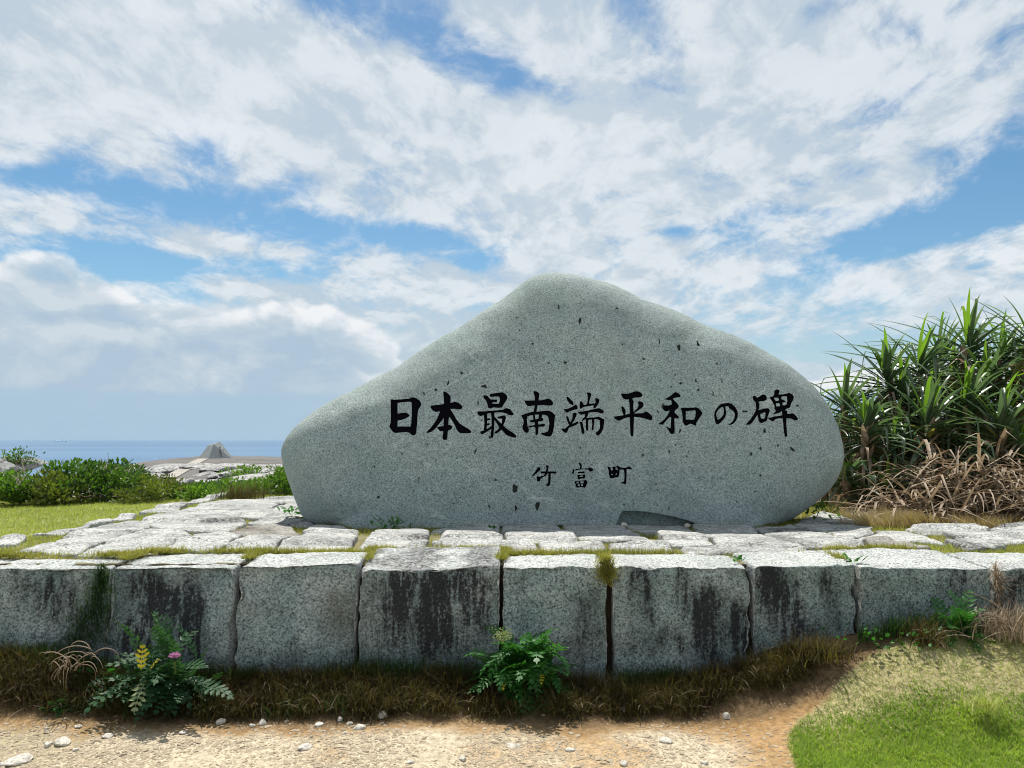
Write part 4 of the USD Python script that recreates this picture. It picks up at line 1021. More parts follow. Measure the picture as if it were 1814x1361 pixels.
# ------------------------------------------------------------------ bushes on the far side of the lawn
def bush(name, label, px, w, top, base, y, mat, seed, leaf=0.06, n=2600, depth=0.7, category='bush', group='leafy bushes beyond the lawn'):
    r = np.random.default_rng(seed)
    f = on_y(px, base, y); gz = f[2]
    half = w / 2 / FPX * y; H = (base - top) / FPX * y * .82
    c = np.array([f[0], y + depth * 0.5, gz])
    t = thing(name, label, category, c, group)
    nb = max(14, int(half * H * 60))
    tips = []
    stems = []
    for k in range(nb):
        a = r.uniform(0, 2 * np.pi); e = math.acos(r.uniform(0.0, 1.0))
        d = np.array([math.sin(e) * math.cos(a), math.sin(e) * math.sin(a), math.cos(e)])
        s = 1 + 0.45 * fb(d[None] * 1.3 + seed, 1.5, 3, seed)[0] + r.uniform(-.12, .10)
        tip = c + d * np.array([half, depth, H]) * s * r.uniform(.8, 1.02)
        tip[2] = max(tip[2], gz + 0.05)
        tips.append(tip)
        root = c + np.array([d[0] * half * .25, d[1] * depth * .25, 0.0])
        if k % 3 == 0:
            q = np.linspace(0, 1, 5)[:, None]
            stems.append(tube(root + (tip - root) * q + np.array([0, 0, .08]) * np.sin(q * 3.1), np.linspace(.012, .004, 5), 5))
    tips = np.array(tips)
    i = r.integers(0, nb, n)
    off = np.clip(r.normal(size=(n, 3)), -1.5, 1.5) * np.array([.075, .075, .055]) * (0.6 + 0.7 * leaf / .06)
    pos = tips[i] + off
    inner = r.uniform(size=n) < .25
    pos = np.where(inner[:, None], c + (pos - c) * r.uniform(.35, .9, (n, 1)), pos)
    pos[:, 2] = np.maximum(pos[:, 2], gz + .01)
    out = off / (np.linalg.norm(off, axis=1, keepdims=True) + 1e-9) + np.array([0, 0, .55]) + r.normal(size=(n, 3)) * .35
    nrm = np.array([0, 0, 1.0]) + r.normal(size=(n, 3)) * .55
    put('foliage', leaves(pos, nrm, out, r.uniform(.7, 1.25, n) * leaf, r.uniform(.42, .6, n) * leaf), mat, t, smooth=True)
    put('stems', join(stems), M_TWIG, t, smooth=True)


bush('bush', 'dense dark green bush, the largest beside the left lawn', 130, 150, 814, 884, 11.0, M_BUSH, 1, .065, 4200, .9)
bush('bush', 'dark green bush joining the largest one on its right', 200, 95, 828, 885, 11.1, M_BUSH, 2, .06, 2300, .8)
bush('bush', 'olive yellow bush reaching the rubble wall', 255, 90, 848, 887, 11.0, M_BUSH_Y, 3, .05, 2300, .8)
bush('bush', 'light green bush at the left frame edge by the dark rock', 5, 60, 832, 893, 10.4, M_BUSH_L, 4, .06, 1700, .6)
bush('bush', 'yellow-green low bush in front of the largest bush', 75, 120, 846, 888, 10.5, M_BUSH_Y, 5, .055, 2300, .5)
bush('bush', 'small dark bush on top of the left rock', 10, 44, 803, 822, 11.9, M_BUSH, 6, .05, 420, .4)
bush('bush', 'green bush growing over the rubble wall foot', 375, 135, 863, 885, 11.2, M_BUSH_L, 7, .055, 2600, .7)
bush('bush', 'dark leafy bush at the middle of the rubble wall', 315, 90, 868, 886, 11.3, M_BUSH, 8, .05, 1500, .6)
bush('bush', 'bright green bush against the left edge of the stone', 497, 84, 830, 882, 11.6, M_BUSH_L, 9, .06, 2600, .8)
bush('bush', 'pale green bush left of the bright one by the stone', 442, 70, 856, 880, 11.8, M_BUSH_L, 10, .055, 1500, .7)
bush('bush', 'tiny bright yellow-green bush among the flat rocks', 420, 42, 834, 846, 16.5, M_BUSH_L, 11, .07, 500, .6)


def sprigs(name, label, spec, mat, category, part, thick=0.006, seed=0):
    r = np.random.default_rng(seed)
    t = thing(name, label, category, on_y(spec[0][0], spec[0][1], spec[0][4]))
    for (x0, y0, x1, y1, y, bend) in spec:
        a, b = on_y(x0, y0, y), on_y(x1, y1, y)
        q = np.linspace(0, 1, 7)[:, None]
        put(part, tube(a + (b - a) * q + np.array([bend, 0.05, 0]) * np.sin(q * np.pi) + r.normal(size=(7, 3)) * .006, np.linspace(thick, thick * .35, 7), 5), mat, t, smooth=True)


sprigs('dead_shrub', 'bleached bare branches poking up behind the left bush', [(27, 868, 38, 818, 10.3, .05), (30, 868, 30, 828, 10.3, -.03), (33, 860, 20, 842, 10.3, .02), (28, 850, 40, 825, 10.35, 0)], M_TWIG, 'branches', 'branch', .012, 1)
sprigs('dry_plant', 'thin dry stalks standing above the olive bush against the sea', [(183, 832, 190, 802, 10.9, .02), (178, 832, 178, 812, 10.9, 0), (188, 830, 186, 812, 10.9, -.01), (205, 832, 207, 822, 10.9, .01), (222, 834, 227, 817, 10.9, .02), (226, 836, 232, 820, 10.9, .0)], M_TWIG, 'dry plant', 'stalk', .007, 2)


def tuft(name, label, px, py, y, n, L, spread, mat, category='grass tuft', w=.006, seed=0, lean=(0.0, .7), bend=(.4, 1.6), group=None, z=None, seg=4, aim=None):
    r = np.random.default_rng(seed)
    c = on_z(px, py, z) if z is not None else on_y(px, py, y)
    root = c + r.normal(size=(n, 3)) * np.array([spread, spread * .7, 0])
    az = r.uniform(0, 2 * np.pi, n) if aim is None else r.normal(aim, .8, n)
    put(name, blades(root, az, r.uniform(.55, 1.15, n) * L, r.uniform(.7, 1.2, n) * w, r.uniform(*lean, n), r.uniform(*bend, n), seg), mat, label=label, category=category, group=group)


tuft('grass_tuft', 'brown dry grass tuft at the back edge of the paving, left of the stone', 428, 884, 10.2, 420, .28, .16, M_DRYGRASS, seed=3)
# beige dry grass along the foot of the thicket
_r = np.random.default_rng(31)
_n = 26000
_px = _r.uniform(1485, 1960, _n); _t = smooth01(_px, 1485, 1600)
_yy = np.where(_r.uniform(size=_n) < .5, _r.uniform(7.15, 8.3, _n), 8.9 - 1.45 * _t + _r.normal(0, .16, _n))
_x = (_px - 907) / FPX * _yy
_keep = ~shapely.contains(PAVED, shapely.points(_x, _yy)) & (fb(np.c_[_x, _yy, 0 * _x], 1.3, 3, 8) > -.13)
_root = np.c_[_x, _yy, height(_x, _yy) - .01][_keep]; _m = len(_root)
put('dry_grass', blades(_root, _r.normal(2.7, .8, _m), _r.uniform(.10, .24, _m), _r.uniform(.004, .008, _m), _r.uniform(.2, .9, _m), _r.uniform(.3, 1.2, _m), 3), M_BEIGE, kind='stuff', label='pale beige dry grass along the foot of the screw pine thicket', category='grass')


# ------------------------------------------------------------------ lawns and the grass in the joints
def scatter_grass(name, label, x0, x1, y0, y1, n, keep, L, w, mat, seed, bend=(.2, 1.2), lean=(0, .6), seg=2, dz=-.004, category='grass'):
    r = np.random.default_rng(seed)
    x, y = r.uniform(x0, x1, n), r.uniform(y0, y1, n)
    k = keep(x, y, r)
    x, y = x[k], y[k]; m = len(x)
    put(name, blades(np.c_[x, y, height(x, y) + dz], r.uniform(0, 2 * np.pi, m), r.uniform(.5, 1.2, m) * L, r.uniform(.7, 1.25, m) * w, r.uniform(*lean, m), r.uniform(*bend, m), seg), mat, kind='stuff', label=label, category=category)


def off_paving(x, y):
    return ~shapely.contains(PAVED, shapely.points(x, y))


shapely.prepare(PAVED)
_green = lambda x, y: smooth01(-(y - 4.32) + 0.75 * fb(np.c_[x, y, 0 * x], 1.8, 3, 44), -0.16, 0.20)
scatter_grass('turf_grass', 'bright green short turf at the right front corner', 0.9, 3.4, 3.55, 5.0, 120000, lambda x, y, r: (lawn_mask(x, y) > r.uniform(.2, .8, len(x))) & (_green(x, y) > r.uniform(0.0, 1.0, len(x))), .036, .0046, M_TURF, 41, lean=(.3, 1.35), bend=(.0, .9))
scatter_grass('worn_turf', 'straw-coloured worn turf between the green patch and the wall', 0.9, 3.5, 3.55, 5.0, 60000, lambda x, y, r: (lawn_mask(x, y) > r.uniform(.2, .8, len(x))) & (_green(x, y) < r.uniform(0.0, 1.15, len(x))), .030, .0038, M_TURF_DRY, 42, lean=(.5, 1.45), bend=(.0, .6))
scatter_grass('lawn_grass', 'yellow-green mown lawn left of the platform', -9.5, -2.0, 5.5, 11.6, 150000, lambda x, y, r: off_paving(x, y) & (x < -2.9 - 0.0 * y) & ((x + 907 / FPX * y) > -.3), .045, .007, M_LAWN, 43, lean=(.4, 1.4), bend=(.0, .7))
scatter_grass('lawn_grass', 'yellow-green grass patch at the right end of the platform', 3.1, 6.5, 5.4, 8.2, 42000, lambda x, y, r: off_paving(x, y) & (x < 907 / FPX * y + .3) & (fb(np.c_[x, y, 0 * x], 1.1, 3, 9) > r.normal(-.02, .05, len(x))), .05, .006, M_LAWN, 44, lean=(.3, 1.3), bend=(.0, .8))
scatter_grass('joint_grass', 'dry yellow-green grass in the joints of the paving', -4.2, 4.2, 5.2, 10.8, 170000, lambda x, y, r: off_paving(x, y) & (fb(np.c_[x, y, 0 * x], 1.6, 3, 45) + 0.10 * smooth01(-x, 0.2, 2.6) + 0.30 * smooth01(5.72 - y, 0, .15) + .10 * smooth01(x, 2.2, 3.6) > r.normal(.035, .04, len(x))), .05, .0055, M_JOINT, 45, dz=0.0, lean=(.2, 1.3), bend=(.0, .9))

_strip = _backs.buffer(0.075).difference(_backs.buffer(-0.035)).intersection(Polygon([(-4.2, WALL_Y + .22), (4.2, WALL_Y + .22), (4.2, 7), (-4.2, 7)]))
shapely.prepare(_strip)
scatter_grass('joint_grass', 'strip of yellow-green grass along the back of the wall blocks', -4.0, 4.2, 5.15, 5.75, 130000, lambda x, y, r: shapely.contains(_strip, shapely.points(x, y)) & (fb(np.c_[x, y * .4, 0 * x], 1.9, 3, 46) + .05 * smooth01(-x, 0, 2) > r.normal(-.01, .05, len(x))), .055, .005, M_JOINT, 46, dz=.026, lean=(.2, 1.35), bend=(.0, .9))


def bank_grass():
    """Matted dry grass on the bank at the foot of the wall."""
    r = np.random.default_rng(51); R_, Z_ = [], []
    nt = 760
    tx = r.uniform(-3.6, 1.75, nt); ty = r.uniform(4.58 + 0.10 * smooth01(tx, 0.8, 1.7), 4.90, nt)
    keep = fb(np.c_[tx, ty, 0 * tx], 1.5, 3, 52) > -.27
    tx, ty = tx[keep], ty[keep]
    parts = []
    root, az, L, lean, bend = [], [], [], [], []
    for x, y in zip(tx, ty):
        m = int(r.uniform(50, 110)); s = r.uniform(.03, .07)
        rx, ry = x + r.normal(size=m) * s, y + r.normal(size=m) * s * .7
        root.append(np.c_[rx, ry, height(rx, np.minimum(ry, 4.95)) - .01])
        az.append(r.normal(-1.57, 1.3, m)); L.append(r.uniform(.05, .20, m) * r.uniform(.6, 1.15)); lean.append(r.uniform(.0, .7, m)); bend.append(r.uniform(.4, 2.3, m))
    root, az, L, lean, bend = np.vstack(root), *map(np.concatenate, (az, L, lean, bend))
    ok = root[:, 1] < 4.93
    put('bank_grass', blades(root[ok], az[ok], L[ok], r.uniform(.003, .006, ok.sum()), lean[ok], bend[ok], 4), M_DRYGRASS, kind='stuff', label='matted brown dry grass along the foot of the block wall', category='grass')
    i = r.integers(0, ok.sum(), 6500)
    i = i[fb(root[ok][i], 2.6, 3, 57) > .03]
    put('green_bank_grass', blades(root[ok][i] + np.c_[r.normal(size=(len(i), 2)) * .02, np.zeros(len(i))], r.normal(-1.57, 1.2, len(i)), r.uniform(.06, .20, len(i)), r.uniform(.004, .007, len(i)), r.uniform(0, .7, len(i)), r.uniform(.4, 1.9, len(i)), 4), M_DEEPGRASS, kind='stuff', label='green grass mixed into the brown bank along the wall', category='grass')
    i = r.integers(0, ok.sum(), 1500)
    put('dead_grass_bits', blades(root[ok][i] + np.c_[r.normal(size=(1500, 2)) * .03, r.uniform(.01, .07, 1500)], r.uniform(0, 6.28, 1500), r.uniform(.05, .17, 1500), .0035, r.uniform(.7, 1.5, 1500), r.uniform(.2, 1.6, 1500), 4), M_STRAW, kind='stuff', label='pale dead grass stalks tangled in the brown bank grass', category='grass')
    n = 7000
    x = r.uniform(-3.6, 3.4, n); y = r.uniform(4.80, 4.92, n); h = height(x, y)
    k = fb(np.c_[x, y, 0 * x], 2.2, 3, 53) > -.06
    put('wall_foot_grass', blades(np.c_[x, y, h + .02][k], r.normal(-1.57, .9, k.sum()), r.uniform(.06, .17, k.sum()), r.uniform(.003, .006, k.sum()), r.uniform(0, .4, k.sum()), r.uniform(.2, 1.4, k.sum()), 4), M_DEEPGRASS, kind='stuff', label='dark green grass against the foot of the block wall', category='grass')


bank_grass()


def hanging_grass(name, label, spec, mat, seed, L=.10, n=900, w=.0045):
    r = np.random.default_rng(seed); root = []
    q = np.array(spec, float)
    t = r.uniform(0, len(q) - 1.001, n); i = t.astype(int); f = (t - i)[:, None]
    c = q[i] * (1 - f) + q[i + 1] * f
    for x, y, hw in c:
        root.append(on_y(x + r.normal() * hw * .5, y + r.normal() * 6, WALL_Y - .01 + r.uniform(-.01, .03)))
    put(name, blades(np.array(root), r.normal(-1.57, .9, n), r.uniform(.5, 1.2, n) * L, r.uniform(.7, 1.2, n) * w, r.uniform(.3, 1.1, n), r.uniform(.8, 2.2, n), 4), mat, label=label, category='grass clump')


hanging_grass('grass_clump', 'dark green grass hanging down the joint between the first two blocks from left', [(182, 1012, 8), (180, 1040, 16), (172, 1080, 26), (155, 1115, 40), (135, 1150, 60)], M_DEEPGRASS, 61, .11, 1700)
hanging_grass('grass_clump', 'yellow-green grass tuft hanging over the lip above the joint right of centre', [(1072, 994, 14), (1074, 1010, 16), (1076, 1028, 13)], M_JOINT, 62, .08, 900)
hanging_grass('grass_clump', 'brown dry grass wedged in the joint near the right frame edge', [(1762, 1010, 5), (1768, 1050, 8), (1772, 1090, 12)], M_STRAW, 63, .14, 260)


# ------------------------------------------------------------------ weeds at the foot of the wall
def cut_leaf(base, az, el, L, W, npair, droop, sharp=.5, r=RNG, twist=0.0, fwd=.35):
    """A deeply cut leaf: a midrib with pairs of toothed lobes."""
    n = 2 * npair + 1; t = np.linspace(0, 1, n)
    a = el - droop * t ** 1.3
    d = np.stack([np.cos(a) * math.cos(az), np.cos(a) * math.sin(az), np.sin(a)], 1)
    p = np.vstack([np.zeros(3), np.cumsum(d[:-1] * L / (n - 1), 0)]) + base
    s0 = np.array([-math.sin(az), math.cos(az), 0]); up = np.cross(s0, d) * -1
    up = np.where(up[:, 2:] < 0, -up, up)
    side = s0 * math.cos(twist) + up * math.sin(twist)
    env = np.sin(np.pi * np.clip(0.12 + 0.86 * t, 0, 1)) ** 0.7 * W * .5
    v = [p]; f = []
    rw = 0.05 * W
    for s in (-1, 1):
        for k in range(npair):
            i = 2 * k + 1; e = env[i] * r.uniform(.8, 1.15); o = sum(len(q) for q in v)
            fw = d[i] * e * fwd; lift = up[i] * e * r.uniform(-.1, .28)
            b0, b1 = p[i - 1], p[i + 1]
            sd = side[i] * s
            tip = p[i] + sd * e + fw * 1.6 + lift
            m0 = p[i] + sd * e * .55 - d[i] * L / n * .62 + fw * .5 + lift * .4
            m1 = p[i] + sd * e * .55 + d[i] * L / n * .72 + fw * .9 + lift * .4
            n0 = p[i] + sd * e * .22 - d[i] * L / n * .35 + fw * .2
            n1 = p[i] + sd * e * .25 + d[i] * L / n * .55 + fw * .3
            v.append(np.array([p[i] - d[i] * L / n * .45, p[i] + d[i] * L / n * .5, n0, n1, m0, m1, tip, p[i] + sd * e * .6 + fw]))
            q = np.array([[0, 1, 2], [1, 3, 2], [2, 3, 7], [2, 7, 4], [3, 5, 7], [4, 7, 6], [5, 6, 7]])
            f.append((q if s > 0 else q[:, ::-1]) + o)
    o = sum(len(q) for q in v)
    v.append(np.array([p[-2] - side[-2] * W * .09, p[-2] + side[-2] * W * .09, p[-1] + d[-1] * L * .06])); f.append(np.array([[0, 1, 2]]) + o)
    o = sum(len(q) for q in v)
    v.append(np.vstack([p - side * rw * (1 - .8 * t[:, None]), p + side * rw * (1 - .8 * t[:, None])]) + up[0] * .002)
    k = np.arange(n - 1); f.append(np.vstack([np.stack([k, k + n, k + n + 1], 1), np.stack([k, k + n + 1, k + 1], 1)]) + o)
    return np.vstack(v[1:] if False else v), np.vstack(f)


def weed(name, label, px, py, z, spec, mat, category, seed, npair=7, W=.45, fwd=.35, wide=.035, group=None, y=None):
    """spec: (number of leaves, length, elevation range, droop range)."""
    r = np.random.default_rng(seed)
    c = on_z(px, py, z) if y is None else np.array([on_y(px, py, y)[0], y, z])
    t = thing(name, label, category, c, group)
    for n, L, els, drs, zz in spec:
        for k in range(n):
            az = r.normal(-1.57, 1.25)
            b = c + np.array([np.clip(r.normal(), -1.8, 1.8) * wide, r.normal() * .02, r.uniform(0, zz)])
            ln = L * r.uniform(.7, 1.15)
            put('leaf', cut_leaf(b, az, r.uniform(*els), ln, ln * W * r.uniform(.85, 1.15), npair, r.uniform(*drs), r=r, twist=r.uniform(-.5, .5), fwd=fwd), mat, t)
    return t, c, r


# the leafy weed at the middle of the wall
t, c, r = weed('leafy_weed', 'bushy green weed with serrated drooping leaves at the middle of the wall', 925, 1226, .07, [(22, .36, (.9, 1.5), (.8, 2.0), .14), (50, .28, (.1, 1.0), (.9, 1.9), .26), (22, .25, (-.2, .5), (.4, 1.1), .14), (10, .26, (1.0, 1.6), (.5, 1.2), .16)], M_WEED, 'weed', 71, 9, .34, .55, wide=.085)
for k in range(2):
    put('leaf', cut_leaf(c + np.array([-.10 + .22 * k, -.16, .12 + .03 * k]), -1.7, .2, .11, .032, 5, 1.2, r=r), M_YELLOW, t, label='yellowed leaf')
put('dry_flower_head', leaves(c + np.array([-.12, -.1, .36]) + r.normal(size=(160, 3)) * [.028, .02, .02], r.normal(size=(160, 3)), r.normal(size=(160, 3)) + [0, 0, .4], .018, .008), M_PALE, t, kind='stuff')
# the thistle at the left
t, c, r = weed('thistle', 'spiny thistle with one pink flower at the left of the wall', 295, 1238, .08, [(30, .32, (.2, 1.0), (.6, 1.6), .20), (24, .28, (-.3, .4), (.2, .9), .12), (18, .30, (1.0, 1.55), (.2, .9), .30)], M_THISTLE, 'thistle', 72, 8, .36, .30, wide=.10)
fl = on_y(309, 1166, 4.42)
put('flower_stem', tube(np.array([c + [0, 0, .1], (c + fl) / 2 + [.03, 0, .03], fl - [0, 0, .01]]), [.006, .005, .005], 6), M_STEM, t, smooth=True)
put('flower_cup', leaves(fl + r.normal(size=(40, 3)) * [.008, .008, .004] - [0, 0, .016], r.normal(size=(40, 3)), np.c_[r.normal(size=(40, 2)) * .5, np.full(40, 1.0)], .02, .008), M_THISTLE, t)
_k = 260
_d = np.c_[r.normal(size=(_k, 2)) * .55, r.uniform(.25, 1, _k)]; _d /= np.linalg.norm(_d, axis=1, keepdims=True)
put('flower', leaves(np.tile(fl, (_k, 1)), r.normal(size=(_k, 3)), _d, r.uniform(.026, .040, _k), .006), M_FLOWER, t)
yb = on_y(250, 1186, 4.44)
put('leaf', cut_leaf(yb, 1.9, 1.35, .13, .075, 5, .15, r=r), M_YELLOW, t, label='upright bright yellow leaf')
put('leaf', cut_leaf(yb + [.05, 0, .0], .6, .9, .07, .045, 4, .2, r=r), M_YELLOW, t, label='small bright yellow leaf')
put('leaf', cut_leaf(on_y(262, 1202, 4.52), -1.5, -.3, .22, .10, 7, .8, r=r), M_PALE, t, label='pale upturned leaf')
# smaller weeds
weed('ferny_weed', 'dark green ferny weed at the wall foot near the right edge', 1700, 1128, .40, [(16, .24, (.5, 1.4), (.5, 1.4), .08), (8, .2, (0, .5), (.2, .8), .05)], M_WEED, 'weed', 73, 8, .42, .4, y=4.80)
weed('low_weed', 'small creeping green weed on the soil right of the leafy one', 1128, 1250, .02, [(14, .07, (.1, .9), (.3, .9), .01)], M_WEED, 'weed', 74, 4, .55, .3)
weed('low_weed', 'low green weed in the dry grass left of centre', 690, 1232, .05, [(20, .12, (.1, 1.0), (.3, 1.2), .03)], M_WEED, 'weed', 75, 5, .5, .3)
weed('low_weed', 'flat dark green weed below the vine at the far left', 110, 1255, .05, [(30, .09, (.0, .9), (.3, .9), .02)], M_WEED, 'weed', 76, 5, .55, .3)


def broad_weed(name, label, px, py, z, n, L, W, mat, seed, el=(.2, 1.2), category='weed', y=None, spread=.04):
    r = np.random.default_rng(seed)
    c = on_z(px, py, z) if y is None else np.array([on_y(px, py, y)[0], y, z])
    t = thing(name, label, category, c)
    for k in range(n):
        a, e = r.normal(-1.57, 1.4), r.uniform(*el)
        d = np.array([[math.cos(a) * math.cos(e), math.sin(a) * math.cos(e), math.sin(e)]])
        b = c + np.array([[r.normal() * spread, r.normal() * spread * .5, r.uniform(0, spread)]])
        nn = np.array([[0, 0, 1.0]]) + r.normal(size=(1, 3)) * .3
        put('leaf', leaves(b, nn, d, L * r.uniform(.7, 1.1), W * r.uniform(.8, 1.1), .12), mat, t, smooth=True)


weed('low_weed', 'dark green feathery weed spilling left of the thistle', 205, 1232, .08, [(26, .18, (.0, 1.0), (.3, 1.2), .08)], M_THISTLE, 'weed', 77, 6, .45, .3, wide=.10)
weed('low_weed', 'green weed mat below the hanging grass of the first joint', 140, 1222, .10, [(34, .11, (.1, 1.1), (.3, 1.2), .06)], M_WEED, 'weed', 78, 5, .5, .3, wide=.12)
weed('low_weed', 'small weed between the thistle and the bright seedling', 370, 1228, .08, [(18, .15, (.1, 1.1), (.3, 1.2), .05)], M_THISTLE, 'weed', 79, 6, .4, .3, wide=.05)
weed('low_weed', 'weed at the shadow edge right of the low one left of centre', 745, 1225, .05, [(14, .13, (.1, 1.0), (.3, 1.2), .03)], M_WEED, 'weed', 80, 5, .45, .3, wide=.05)
broad_weed('dock_weed', 'broad-leaved dock rosette at the wall foot, right of centre', 1487, 1178, .22, 11, .13, .045, M_THISTLE, 81, (.1, 1.3))
broad_weed('vine', 'round-leaved vine sprawling between the dry grass and the thistle', 165, 1215, .12, 34, .06, .05, M_WEED, 82, (.1, .9), 'vine', spread=.10)
broad_weed('seedling', 'bright yellow-green seedling in front of the third block from left', 403, 1210, .12, 4, .05, .03, M_PAN_YOUNG, 83, (.4, 1.2), 'seedling', spread=.008)
broad_weed('seedling', 'small green plant growing under the stone at its left end', 530, 918, ZP, 26, .08, .04, M_WEED, 84, (.1, .8), 'seedling', spread=.09)
broad_weed('seedling', 'small green plant at the stone foot left of centre', 688, 941, ZP, 30, .075, .03, M_WEED, 85, (.1, 1.0), 'seedling', spread=.08)
broad_weed('seedling', 'tiny green sprig at the stone foot near the middle', 871, 939, ZP, 8, .05, .02, M_WEED, 86, (.3, 1.2), 'seedling', spread=.02)
broad_weed('seedling', 'bright green sprout in the joint right of centre', 1490, 990, ZP, 6, .05, .035, M_PAN_YOUNG, 87, (.3, 1.0), 'seedling', spread=.015)
broad_weed('seedling', 'green sprout on the lip between the seventh and eighth block', 1513, 998, ZP, 9, .06, .03, M_WEED, 88, (.1, .8), 'seedling', spread=.03)
broad_weed('seedling', 'green sprout on the lip right of the fifth joint', 1308, 996, ZP, 7, .045, .025, M_WEED, 89, (.3, 1.0), 'seedling', spread=.02)
broad_weed('creeper', 'dark leafy creeper under the right end of the stone', 1425, 915, ZP, 90, .075, .035, M_BUSH, 90, (.0, 1.2), 'creeper', y=7.9, spread=.16)
broad_weed('creeper', 'green creeper on the shaded soil under the eighth block', 1590, 1150, .33, 70, .035, .025, M_WEED, 91, (.1, .9), 'creeper', y=4.72, spread=.14)


def dry_stems(name, label, spec, seed, mat=M_STRAW, rad=.0035):
    r = np.random.default_rng(seed); parts = []
    for px, py, y, n, L in spec:
        b = on_y(px, py, y)
        for k in range(n):
            a = r.uniform(0, 2 * np.pi); q = np.linspace(0, 1, 9)
            el = r.uniform(.5, 1.4) - q * r.uniform(.8, 2.8); az = a + q * r.uniform(-1.5, 1.5)
            d = np.stack([np.cos(el) * np.cos(az), np.cos(el) * np.sin(az) * .6, np.sin(el)], 1) * (L * r.uniform(.6, 1.1) / 8)
            parts.append(tube(b + r.normal(size=3) * [.03, .02, .01] + np.cumsum(d, 0), np.linspace(rad, rad * .4, 9), 4))
    put(name, join(parts), mat, smooth=True, label=label, category='dry grass')


dry_stems('dead_runners', 'curled straw-coloured runners hanging over the dry grass at left', [(120, 1190, 4.55, 16, .22), (165, 1165, 4.62, 8, .22)], 91)
dry_stems('dead_runners', 'tall tangled dry stems at the wall foot by the right frame edge', [(1800, 1125, 4.70, 22, .34), (1775, 1130, 4.72, 12, .28)], 92)
dry_stems('dead_runners', 'bent dry stems beside the ferny weed', [(1650, 1140, 4.72, 12, .26)], 93)
tuft('grass_tuft', 'brown grass tuft under the ferny weed', 1640, 1140, 4.75, 260, .20, .07, M_DRYGRASS, seed=5)
tuft('grass_tuft', 'straw-coloured grass tuft at the foot of the last block', 1800, 1125, 4.75, 500, .24, .12, M_STRAW, seed=6, w=.005)
tuft('grass_tuft', 'brown grass tuft by the dock rosette', 1455, 1165, 4.72, 420, .18, .09, M_DRYGRASS, seed=7)
tuft('grass_tuft', 'faded grass tuft standing in the green turf', 1745, 1255, None, 160, .09, .05, M_TURF_DRY, seed=8, z=.22)

# ------------------------------------------------------------------ rocks, rubble wall, pyramid, ship
M_ROCK = mat_granite('coral_rock', (0.045, 0.045, 0.044), (0.32, 0.315, 0.305), (0.70, 0.73, 0.75), grain=9, lichen=0.5, bump=0.9, big=1.2)
M_CHIP = mat_granite('limestone_pieces', (0.24, 0.225, 0.19), (0.50, 0.47, 0.41), (0.9, 0.85, 0.75), grain=60, lichen=0.4, bump=0.5)
M_PYRAMID = mat_granite('pyramid_granite', (0.16, 0.175, 0.175), (0.27, 0.29, 0.285), (0.9, 0.95, 0.95), grain=40, lichen=0.2, bump=0.05)
ROCKS = [  # left, right, top, bottom of each in the photograph, label
    (232, 338, 822, 838, 'long flat grey rock left of the sloping path'), (236, 300, 828, 845, 'low grey rock at the left end of the rocky rise'), (300, 372, 821, 832, 'flat rock slab just below the pyramid on its left'),
    (345, 402, 824, 838, 'tilted flat rock right of the sloping path'), (372, 425, 820, 829, 'thin rock ledge at the foot of the pyramid'), (418, 470, 822, 830, 'thin dark rock ledge right of the pyramid'),
    (440, 540, 824, 838, 'broad flat rock reaching the stone edge'), (336, 362, 836, 844, 'small round flat rock beside the path'), (370, 420, 834, 848, 'grey rock below the tilted slab'),
    (400, 470, 840, 852, 'low rock behind the pale green bush'), (225, 262, 838, 850, 'small grey rock above the olive bush'), (470, 560, 832, 845, 'pale flat rock behind the bright bush')]
for k, (x0, x1, y0, y1, label) in enumerate(ROCKS):
    d = 13.0                                                          # where the sight line meets the ground
    while d < 28 and on_y(0.5 * (x0 + x1), y1, d)[2] > height(on_y(0.5 * (x0 + x1), y1, d)[0], d):
        d += 0.1
    a, b = on_y(x0, y1, d), on_y(x1, y0, d)
    c = np.array([(a[0] + b[0]) / 2, d + .5, (a[2] + b[2]) / 2 - .05])
    v, f = wobble_rock(c, ((b[0] - a[0]) * .56, max(.8, (b[0] - a[0]) * .45), (b[2] - a[2]) * .75), 700 + k, 4, .50)
    put('flat_rock', (v, f), M_ROCK, smooth=40, label=label, category='rock', group='flat rocks around the pyramid')
for k, (x0, x1, y0, y1, d, label) in enumerate([(-80, 40, 803, 868, 11.4, 'jagged dark grey rock at the left frame edge'), (38, 52, 804, 826, 12.4, 'small pale rock tip behind the left bushes')]):
    a, b = on_y(x0, y1, d), on_y(x1, y0, d)
    v, f = wobble_rock(((a[0] + b[0]) / 2, d, (a[2] + b[2]) / 2 - .06), ((b[0] - a[0]) * .52, .5, (b[2] - a[2]) * .6), 730 + k, 5, .75)
    put('rock', (v, f), M_ROCK, smooth=35, label=label, category='rock')
t = thing('rubble_wall', 'low wall of piled grey coral stones beyond the bushes', 'wall', on_y(340, 880, 12.6))
r = np.random.default_rng(8)
for row in range(3):
    x = 232.0 + r.uniform(0, 10)
    while x < 452:
        w = r.uniform(13, 30); h = r.uniform(8, 13)
        py = 876 - row * 10.5 + r.uniform(-2, 2)
        if row == 2 and x > 400: break
        c = on_y(x + w / 2, py, 12.5 + .12 * row + r.uniform(-.1, .1))
        v, f = wobble_rock(c, (w / FPX * 12.5 * .56, .16, h / FPX * 12.5 * .58), int(r.integers(1e6)), 2, .3)
        put('stone', (v, f), M_ROCK, t, smooth=40)
        x += w * .95
